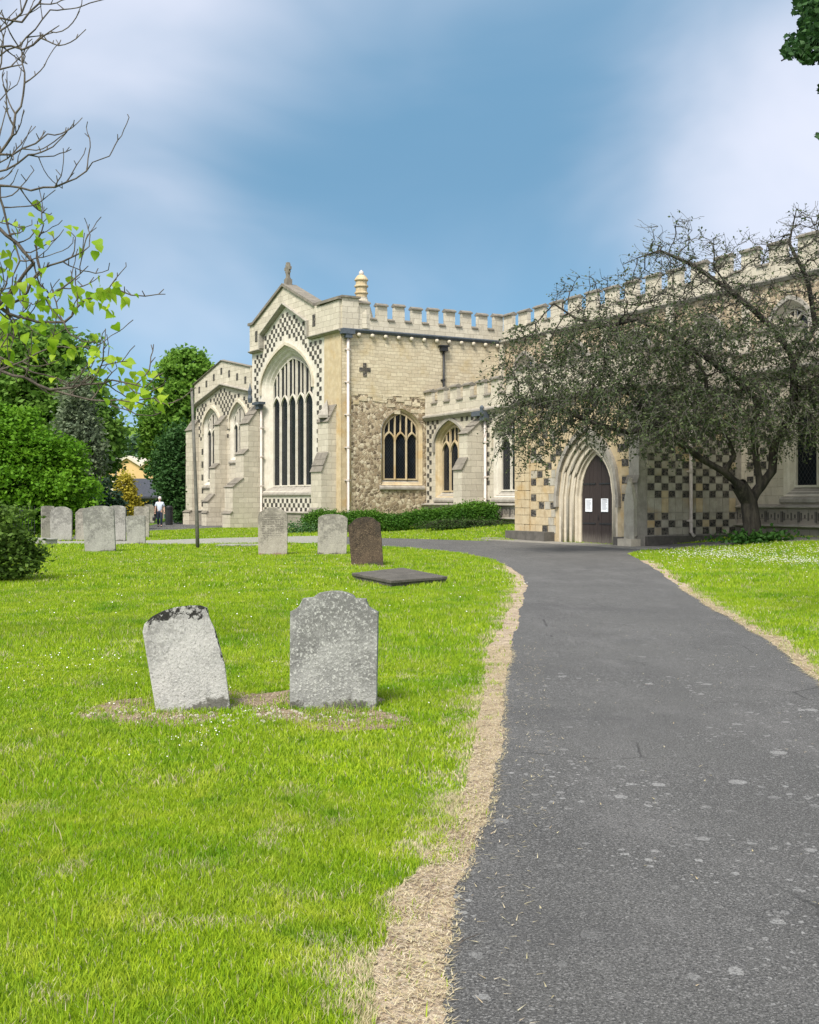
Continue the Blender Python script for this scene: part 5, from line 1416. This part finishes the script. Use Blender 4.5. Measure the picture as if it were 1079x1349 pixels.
# litter bin beside the walker
bn = thing('litter_bin', 'black litter bin under the dark tree right of the walking man', 'bin', (PW(221, 690, 70).x, 70.5, gz(-15.6, 70)))
b = MB(); b.lathe([(.20, .0), (.24, .05), (.25, 1.0), (.27, 1.02), (.27, 1.08)], 0, 0, 12); link('body', b.mesh('body', M['black_iron']), bn)
b = MB(); b.lathe([(.26, 1.08), (.22, 1.2), (.05, 1.27)], 0, 0, 12); link('lid', b.mesh('lid', M['black_iron'], True), bn)
# railing at the left behind the gravestones
rl = thing('iron_railing', 'dark iron railing under the bright green tree', 'railing', (-18.5, 46.5, 0))
for zz_ in (.25, 1.15):
    b = MB(); b.box(-3.0, 2.6, -.015, .015, zz_, zz_+.035); link('rail', b.mesh('rail', M['black_iron']), rl)
bme = MB(); bme.box(-.01, .01, -.01, .01, -.05, 1.35); bme = bme.mesh('bar', M['black_iron'])
for k in range(44): link('bar', bme, rl, (-2.95+k*.128, 0, 0))

# ------------------------------------------------------------------ the walking man
def skin_mesh(name, nodes, edges, mat, sub=2, parent=None, loc=(0, 0, 0)):
    me = bpy.data.meshes.new(name); me.from_pydata([n[:3] for n in nodes], edges, [])
    o = bpy.data.objects.new(name, me); COL.objects.link(o)
    md = o.modifiers.new('skin', 'SKIN'); md.use_smooth_shade = True
    for i, n in enumerate(nodes): me.skin_vertices[0].data[i].radius = (n[3], n[4] if len(n) > 4 else n[3])
    me.skin_vertices[0].data[0].use_root = True
    sb = o.modifiers.new('sub', 'SUBSURF'); sb.levels = sub; sb.render_levels = sub
    me.materials.append(mat)
    if parent: o.parent = parent
    o.location = loc; return o
px_, py_ = GR(211, 694.6)
man = thing('person', 'white haired man in pale blue shirt and dark trousers on the far path', 'person', (px_, py_, gz(px_, py_)+.012), R(8))
skinm = plain('skin', (.52, .33, .25), .6, var=.08, bump=0); shirt = plain('pale_shirt', (.55, .62, .74), .8, var=.1); trous = plain('dark_trousers', (.02, .028, .05), .8); hairm = plain('white_hair', (.72, .70, .68), .8)
nodes = [(0, 0, .95, .14, .11), (0, 0, 1.15, .14, .11), (0, 0, 1.36, .165, .11), (0, -.005, 1.48, .07, .07), (0, -.01, 1.54, .052, .055), (0, -.02, 1.63, .078, .092), (0, -.015, 1.72, .07, .085),
         (.18, 0, 1.41, .055), (.25, .04, 1.16, .043), (.27, -.04, .92, .032), (.275, -.06, .84, .035), (-.18, 0, 1.41, .055), (-.25, -.01, 1.16, .043), (-.27, -.03, .92, .032), (-.275, -.05, .84, .035),
         (.09, 0, .88, .085), (.10, -.12, .50, .06), (.10, -.06, .10, .042), (-.09, 0, .88, .085), (-.10, .03, .50, .06), (-.10, .20, .12, .042), (.10, -.20, .045, .035), (-.10, .09, .045, .035)]
edges = [(0, 1), (1, 2), (2, 3), (3, 4), (4, 5), (5, 6), (2, 7), (7, 8), (8, 9), (9, 10), (2, 11), (11, 12), (12, 13), (13, 14), (0, 15), (15, 16), (16, 17), (0, 18), (18, 19), (19, 20), (17, 21), (20, 22)]
skin_mesh('body', nodes, edges, skinm, 2, man)
sn = [(0, 0, .86, .170, .145), (0, 0, 1.15, .165, .14), (0, 0, 1.37, .18, .125), (0, 0, 1.49, .075, .07), (.185, 0, 1.42, .075), (.245, .03, 1.20, .065), (-.185, 0, 1.42, .075), (-.245, -.005, 1.20, .065)]
skin_mesh('shirt', sn, [(0, 1), (1, 2), (2, 3), (2, 4), (4, 5), (2, 6), (6, 7)], shirt, 2, man)
tn = [(0, 0, .98, .155, .13), (0, 0, .92, .15, .13), (.095, 0, .84, .105), (.10, -.12, .50, .08), (.10, -.06, .10, .07), (-.095, 0, .84, .105), (-.10, .03, .50, .08), (-.10, .19, .13, .07)]
skin_mesh('trousers', tn, [(0, 1), (1, 2), (2, 3), (3, 4), (1, 5), (5, 6), (6, 7)], trous, 2, man)
for sx, sy in ((.10, -.12), (-.10, .15)):
    b = MB(); b.prism_x([(sy-.14, .0), (sy-.13, .055), (sy-.02, .09), (sy+.09, .10), (sy+.12, .03), (sy+.11, .0)], sx-.045, sx+.045); o = link('shoe', b.mesh('shoe', M['black_iron']), man); bevel(o, .015, 2)
b = MB(); b.lathe([(.088, 1.62), (.096, 1.68), (.088, 1.75), (.055, 1.80), (.01, 1.815)], 0, .018, 12); link('hair', b.mesh('hair', hairm, True), man)
b = MB()
for sx in (-1, 1): b.lathe([(.003, 1.655), (.011, 1.662), (.011, 1.668), (.003, 1.675)], sx*.03, -.108, 6)
link('eye', b.mesh('eye', M['black_iron']), man)
b = MB(); b.add([(-.012, -.10, 1.625), (.012, -.10, 1.625), (0, -.13, 1.632), (0, -.105, 1.665)], [(0, 1, 2), (0, 2, 3), (1, 3, 2)]); link('nose', b.mesh('nose', skinm), man)
for sx in (-1, 1):
    for k in range(5):
        a0 = (sx*.275+(k-2)*.016*(1 if k else 1), -.055-(k == 0)*.02, .82); q = MB(); q.tube([a0, (a0[0], a0[1]-.012, a0[2]-.04-.006*(k in (2, 3))), (a0[0], a0[1]+.005, a0[2]-.075)], [.009, .008, .006], 6); link('finger', q.mesh('finger', skinm, True), man)
bag = thing('bag', 'dark bag hanging from the walking man\'s hand', 'bag', (px_-.31, py_-.08, gz(px_, py_)+.38))
b = MB(); b.prism_x([(-.16, 0), (.16, 0), (.19, .20), (.15, .28), (-.15, .28), (-.19, .20)], -.07, .07); o = link('body', b.mesh('body', M['black_iron']), bag); bevel(o, .02, 2)
b = MB(); b.tube([(0, -.09, .27), (0, -.07, .39), (0, 0, .43), (0, .07, .39), (0, .09, .27)], .010, 6); link('handle', b.mesh('handle', M['black_iron'], True), bag)

# ------------------------------------------------------------------ grass
def grass_mat():
    m = bpy.data.materials.new('grass_blade'); m.use_nodes = True; t = NT(m.node_tree); t.n.clear()
    at = t.node('ShaderNodeAttribute', attribute_name='tint').outputs['Fac']; dry = t.node('ShaderNodeAttribute', attribute_name='dry').outputs['Fac']
    v = objvec(t, True)
    c = t.mix(at, (.135, .30, .008), (.41, .53, .022))
    c = t.mix(t.ramp(t.noise(v, .9, 4, .6), .35, .7, 0, .65), c, (.33, .43, .035))
    c = t.mix(t.ramp(t.noise(v, .8, 3, .5), .5, .68, 0, .5), c, (.075, .25, .010))
    c = t.mix(t.ramp(t.noise(v, 3.2, 5, .7), .50, .68, 0, .6), c, (.50, .56, .06))
    c = t.mix(t.ramp(t.noise(v, 1.7, 5, .7), .54, .70, 0, .6), c, (.06, .21, .010))
    c = t.mix(dry, c, t.mix(at, (.50, .38, .24), (.74, .65, .50)))
    p = t.node('ShaderNodeBsdfPrincipled'); t.l.new(c, p.inputs['Base Color']); p.inputs['Roughness'].default_value = .6; p.inputs['Specular IOR Level'].default_value = .15
    tr = t.node('ShaderNodeBsdfTranslucent'); t.l.new(c, tr.inputs['Color']); mx = t.node('ShaderNodeMixShader'); mx.inputs[0].default_value = .38
    t.l.new(p.outputs[0], mx.inputs[1]); t.l.new(tr.outputs[0], mx.inputs[2]); o = t.node('ShaderNodeOutputMaterial'); t.l.new(mx.outputs[0], o.inputs[0]); return m
GM = grass_mat()
def vnoise(X, Y, s, seed):
    r = np.random.default_rng(seed); g = r.random((256, 256)); x = X*s+500; y = Y*s+500
    xi = np.floor(x).astype(int); yi = np.floor(y).astype(int); fx = sm(x-xi); fy = sm(y-yi); G = lambda a, b_: g[a % 256, b_ % 256]
    return (G(xi, yi)*(1-fx)+G(xi+1, yi)*fx)*(1-fy)+(G(xi, yi+1)*(1-fx)+G(xi+1, yi+1)*fx)*fy
big_path = path_poly
bed_poly = shade_bed
foot_church = [C0, AI.at(0, -.4), AI.at(34, -.4), AI.at(34, 30), (-25, 110), GB.at(-19.4, -.6), GB.at(-10, -.4)]
def cand(n, y0, y1, xm=.40, x0=None, x1=None):
    Y = np.sqrt(rng.random(n)*(y1**2-y0**2)+y0**2); X = (rng.random(n)*2-1)*(xm*Y+np.minimum(1.6, Y*.18)); return X, Y
def blades(X, Y, h, wd, dry, lean=.5, two=True, tint=None, z0=0):
    n = len(X); a = rng.random(n)*2*np.pi; L = rng.random(n)*lean*h; b_ = rng.random(n)*2*np.pi
    Z = ground(X, Y)+z0; base = np.stack([X, Y, Z], 1); sd = np.stack([np.cos(a), np.sin(a), np.zeros(n)], 1)*wd[:, None]*.5
    tipd = np.stack([np.cos(b_)*L, np.sin(b_)*L, h], 1)
    tint = rng.random(n) if tint is None else tint
    if two:
        mid = base+tipd*np.array([.42, .42, .60]); tip = base+tipd*np.array([1.1, 1.1, .97])
        V = np.stack([base-sd, base+sd, mid+sd*.75, mid-sd*.75, tip], 1).reshape(-1, 3)
        k = np.arange(n)[:, None]*5
        Fq = np.concatenate([k+np.array([[0, 1, 2]]), k+np.array([[0, 2, 3]]), k+np.array([[3, 2, 4]])], 1).reshape(-1, 3)
        return V, Fq, np.repeat(tint, 3), np.repeat(dry, 3)
    V = np.stack([base-sd, base+sd, base+tipd], 1).reshape(-1, 3); return V, np.arange(3*n).reshape(n, 3), tint, dry
allV = []; allF = []; allT = []; allD = []; off = 0
def addb(t4):
    global off
    V_, F_, T_, D_ = t4; allV.append(V_); allF.append(F_+off); allT.append(T_); allD.append(D_); off += len(V_)
soil_all = (soil1, soil2, soil3)
for (y0, y1, n, hb_, wb, two) in ((2.2, 6, 340000, .036, .0044, True), (6, 11, 310000, .036, .0072, True), (11, 20, 270000, .045, .014, False), (20, 34, 230000, .06, .025, False), (34, 62, 190000, .07, .05, False)):
    X, Y = cand(n, y0, y1)
    keep = ~inpoly(X, Y, path_poly)
    if y1 > 40: keep &= ~inpoly(X, Y, far_poly)
    if y1 > 33: keep &= ~inpoly(X, Y, bed_poly) | (rng.random(len(X)) < .3); keep &= ~inpoly(X, Y, foot_church)
    inL = inpoly(X, Y, vl_poly); inR = inpoly(X, Y, vr_poly)
    for sp in soil_all:
        keep &= ~(inpoly(X, Y, sp) & (rng.random(len(X)) < np.clip(1.45-(vnoise(X, Y, 4.5, 77)*.6+vnoise(X, Y, 12, 78)*.4)*1.7, .1, .97)))
    keep &= ~((inL | inR) & (rng.random(len(X)) < np.clip(.35+(vnoise(X, Y, 6, 55)-.42)*3.0, .1, .98)))
    X, Y, inL, inR = X[keep], Y[keep], inL[keep], inR[keep]; onv = inL | inR
    nz = vnoise(X, Y, 1.6, 1)*.5+vnoise(X, Y, 4.5, 2)*.3+vnoise(X, Y, 11, 3)*.2
    fray = (vnoise(X, Y, 5, 31)-.5)*.35+(vnoise(X, Y, 14, 32)-.5)*.25
    dl = np.where((Y < 26.5), np.interp(Y, [p[1] for p in Lv], [p[0] for p in Lv])-X, 9.)+fray
    dr = np.where((Y < 29), X-np.interp(Y, [p[1] for p in Rv][::-1] if Rv[0][1] > Rv[-1][1] else [p[1] for p in Rv], [p[0] for p in Rv][::-1] if Rv[0][1] > Rv[-1][1] else [p[0] for p in Rv]), 9.)+fray
    dr = np.where(dr > -.3, dr, 9.); dl = np.where(dl > -.3, dl, 9.)
    edge_d = np.minimum(dl, dr*1.25)
    dry = np.where(rng.random(len(X)) < np.clip(1.45-edge_d*3.6, 0, .97), .7+.3*rng.random(len(X)), 0)
    inL = inL | (dry > .6); inR = inR & (dry > .6)
    inL = inL & (dry > .6)
    dryp = np.clip((vnoise(X, Y, 3.4, 9)*.6+vnoise(X, Y, 9, 10)*.4-.66)*2.4, 0, .35)+.05
    dry = np.where((dry == 0) & (rng.random(len(X)) < dryp), rng.uniform(.4, .95, len(X)), dry)
    h = hb_*(.45+1.05*nz)*(.7+.6*rng.random(len(X))); h = np.where(inL | inR, h*np.where(onv, .32, .75), h)
    wd = wb*(.7+.6*rng.random(len(X)))*np.where(onv & (dry > .6), .62, 1)
    tint = np.clip((1-nz)*.75+rng.random(len(X))*.65-.2, 0, 1)
    addb(blades(X, Y, h, wd, dry, np.where(onv & (dry > .6), 2.8, .9), two, tint))
# longer tufts and lying straws
X, Y = cand(26000, 2.9, 12); keep = ~inpoly(X, Y, path_poly) & (vnoise(X, Y, 2.2, 21) > .66) & ~inpoly(X, Y, vl_poly); X, Y = X[keep], Y[keep]
addb(blades(X, Y, rng.uniform(.06, .11, len(X)), np.full(len(X), .005), np.where(rng.random(len(X)) < .12, .8, 0.), .8, True, rng.random(len(X))*.5))
# straw lying on the verges
def lying(n, poly, y1, lo=.02, hi=.06, z=.016, wd=.0035):
    ysv = [p[1] for p in poly]; xsv = [p[0] for p in poly]
    X = rng.uniform(min(xsv), max(xsv), n*14); Y = rng.uniform(min(ysv), min(max(ysv), y1), n*14); k = inpoly(X, Y, poly); X, Y = X[k][:n], Y[k][:n]; n = len(X)
    a = rng.random(n)*np.pi*2; L = rng.uniform(lo, hi, n); d = np.stack([np.cos(a)*L, np.sin(a)*L, rng.random(n)*.012], 1); s = np.stack([-np.sin(a), np.cos(a), np.zeros(n)], 1)*wd
    b0 = np.stack([X, Y, ground(X, Y)+z+rng.random(n)*.008], 1)
    V = np.stack([b0-s, b0+s, b0+d], 1).reshape(-1, 3); return V, np.arange(3*n).reshape(n, 3), rng.random(n), rng.uniform(.75, 1, n)
addb(lying(13000, vl_poly, 12, .015, .04, .012, .0022)); addb(lying(8000, vr_poly, 20, .03, .08, .016, .006))
strip_l = [(x+.02, y) for x, y in Lv]+[(x+.35, y) for x, y in Lv][::-1]
addb(lying(420, strip_l, 12, .015, .05, .016, .0025)); addb(lying(240, path_poly, 14, .008, .03, .016, .004))
addb(lying(900, soil1, 20, .01, .035)); addb(lying(1000, soil2, 20, .01, .035))
gme = npmesh('grass', np.concatenate(allV), np.concatenate(allF), GM, {'tint': ('FACE', np.concatenate(allT)), 'dry': ('FACE', np.concatenate(allD))})
tag(link('grass', gme), 'bright green mown grass with straw coloured edges along the path', 'grass', kind='stuff')
print('grass tris', sum(len(f_) for f_ in allF))
# shaded rough grass below the aisle wall
# daisies
def daisies(n, fx, fy, size, seed):
    r = np.random.default_rng(seed); X = fx(r, n); Y = fy(r, n); k = ~inpoly(X, Y, path_poly); X, Y = X[k], Y[k]; n = len(X)
    Z = ground(X, Y)+.055; s = size*(.7+.6*r.random(n)); V = []
    for j in range(6): V.append(np.stack([X+s*math.cos(j*math.pi/3), Y+s*math.sin(j*math.pi/3)*.9, Z+s*.5*math.sin(j*2.1)], 1))
    V = np.stack(V, 1).reshape(-1, 3); return V, np.arange(6*n).reshape(n, 6)
petal = plain('daisy_petal', (.78, .78, .74), .8, var=.05, bump=0)
Vd = []; Fd = []; o_ = 0
specs = [(800, lambda r, n: np.where(r.random(n) < .5, 10.6+r.normal(size=n)*1.2, 8.8+r.normal(size=n)*.7), lambda r, n: 31.5+r.normal(size=n)*1.5, .020, 1),
         (480, lambda r, n: 10.6+r.normal(size=n)*.9, lambda r, n: 28.2+r.normal(size=n)*.9, .018, 2),
         (160, lambda r, n: 8+r.normal(size=n)*2, lambda r, n: 27+r.normal(size=n)*3, .016, 3),
         (60, lambda r, n: -1.5+r.normal(size=n)*1.2, lambda r, n: 9.3+r.normal(size=n)*1.0, .0065, 4),
         (25, lambda r, n: -3.2+r.normal(size=n)*.5, lambda r, n: 10.8+r.normal(size=n)*.6, .009, 5),
         (22, lambda r, n: -1.45+r.normal(size=n)*.10, lambda r, n: 7.2+r.normal(size=n)*.35, .006, 6),
         (220, lambda r, n: r.uniform(-9, 3, n), lambda r, n: r.uniform(14, 48, n), .014, 7)]
for sp in specs:
    V_, F_ = daisies(*sp); Vd.append(V_); Fd.append(F_+o_); o_ += len(V_)
tag(link('daisies', npmesh('daisies', np.concatenate(Vd), np.concatenate(Fd), petal)), 'tiny white daisies scattered through the lawn', 'daisies', kind='stuff')
# litter on the soil round the front gravestones and on the path
lit = MB()
for _ in range(260):
    x = random.gauss(-1.2, .55); y = random.gauss(8.1, .17); s = random.uniform(.006, .018); z = gz(x, y)+.014
    lit.lathe([(s, 0+z-.004), (s*.8, z+s*.4), (s*.2, z+s*.6)], x, y, 5)
tag(link('pebbles', lit.mesh('pebbles', M['pale_block'])), 'small stones and crumbs on the bare soil before the front gravestones', 'pebbles', kind='stuff')
tw = MB(); a = GR(604, 1252); c_ = GR(634, 1237)
tw.tube([(a[0], a[1], .02), (a[0]+.015, a[1]+.02, .026), ((a[0]+c_[0])/2, (a[1]+c_[1])/2, .026), (c_[0], c_[1], .02)], [.0022, .002, .002, .0012], 5)
tag(link('fallen_twig', tw.mesh('fallen_twig', catb)), 'thin dry twig lying on the asphalt near the left verge', 'twig')
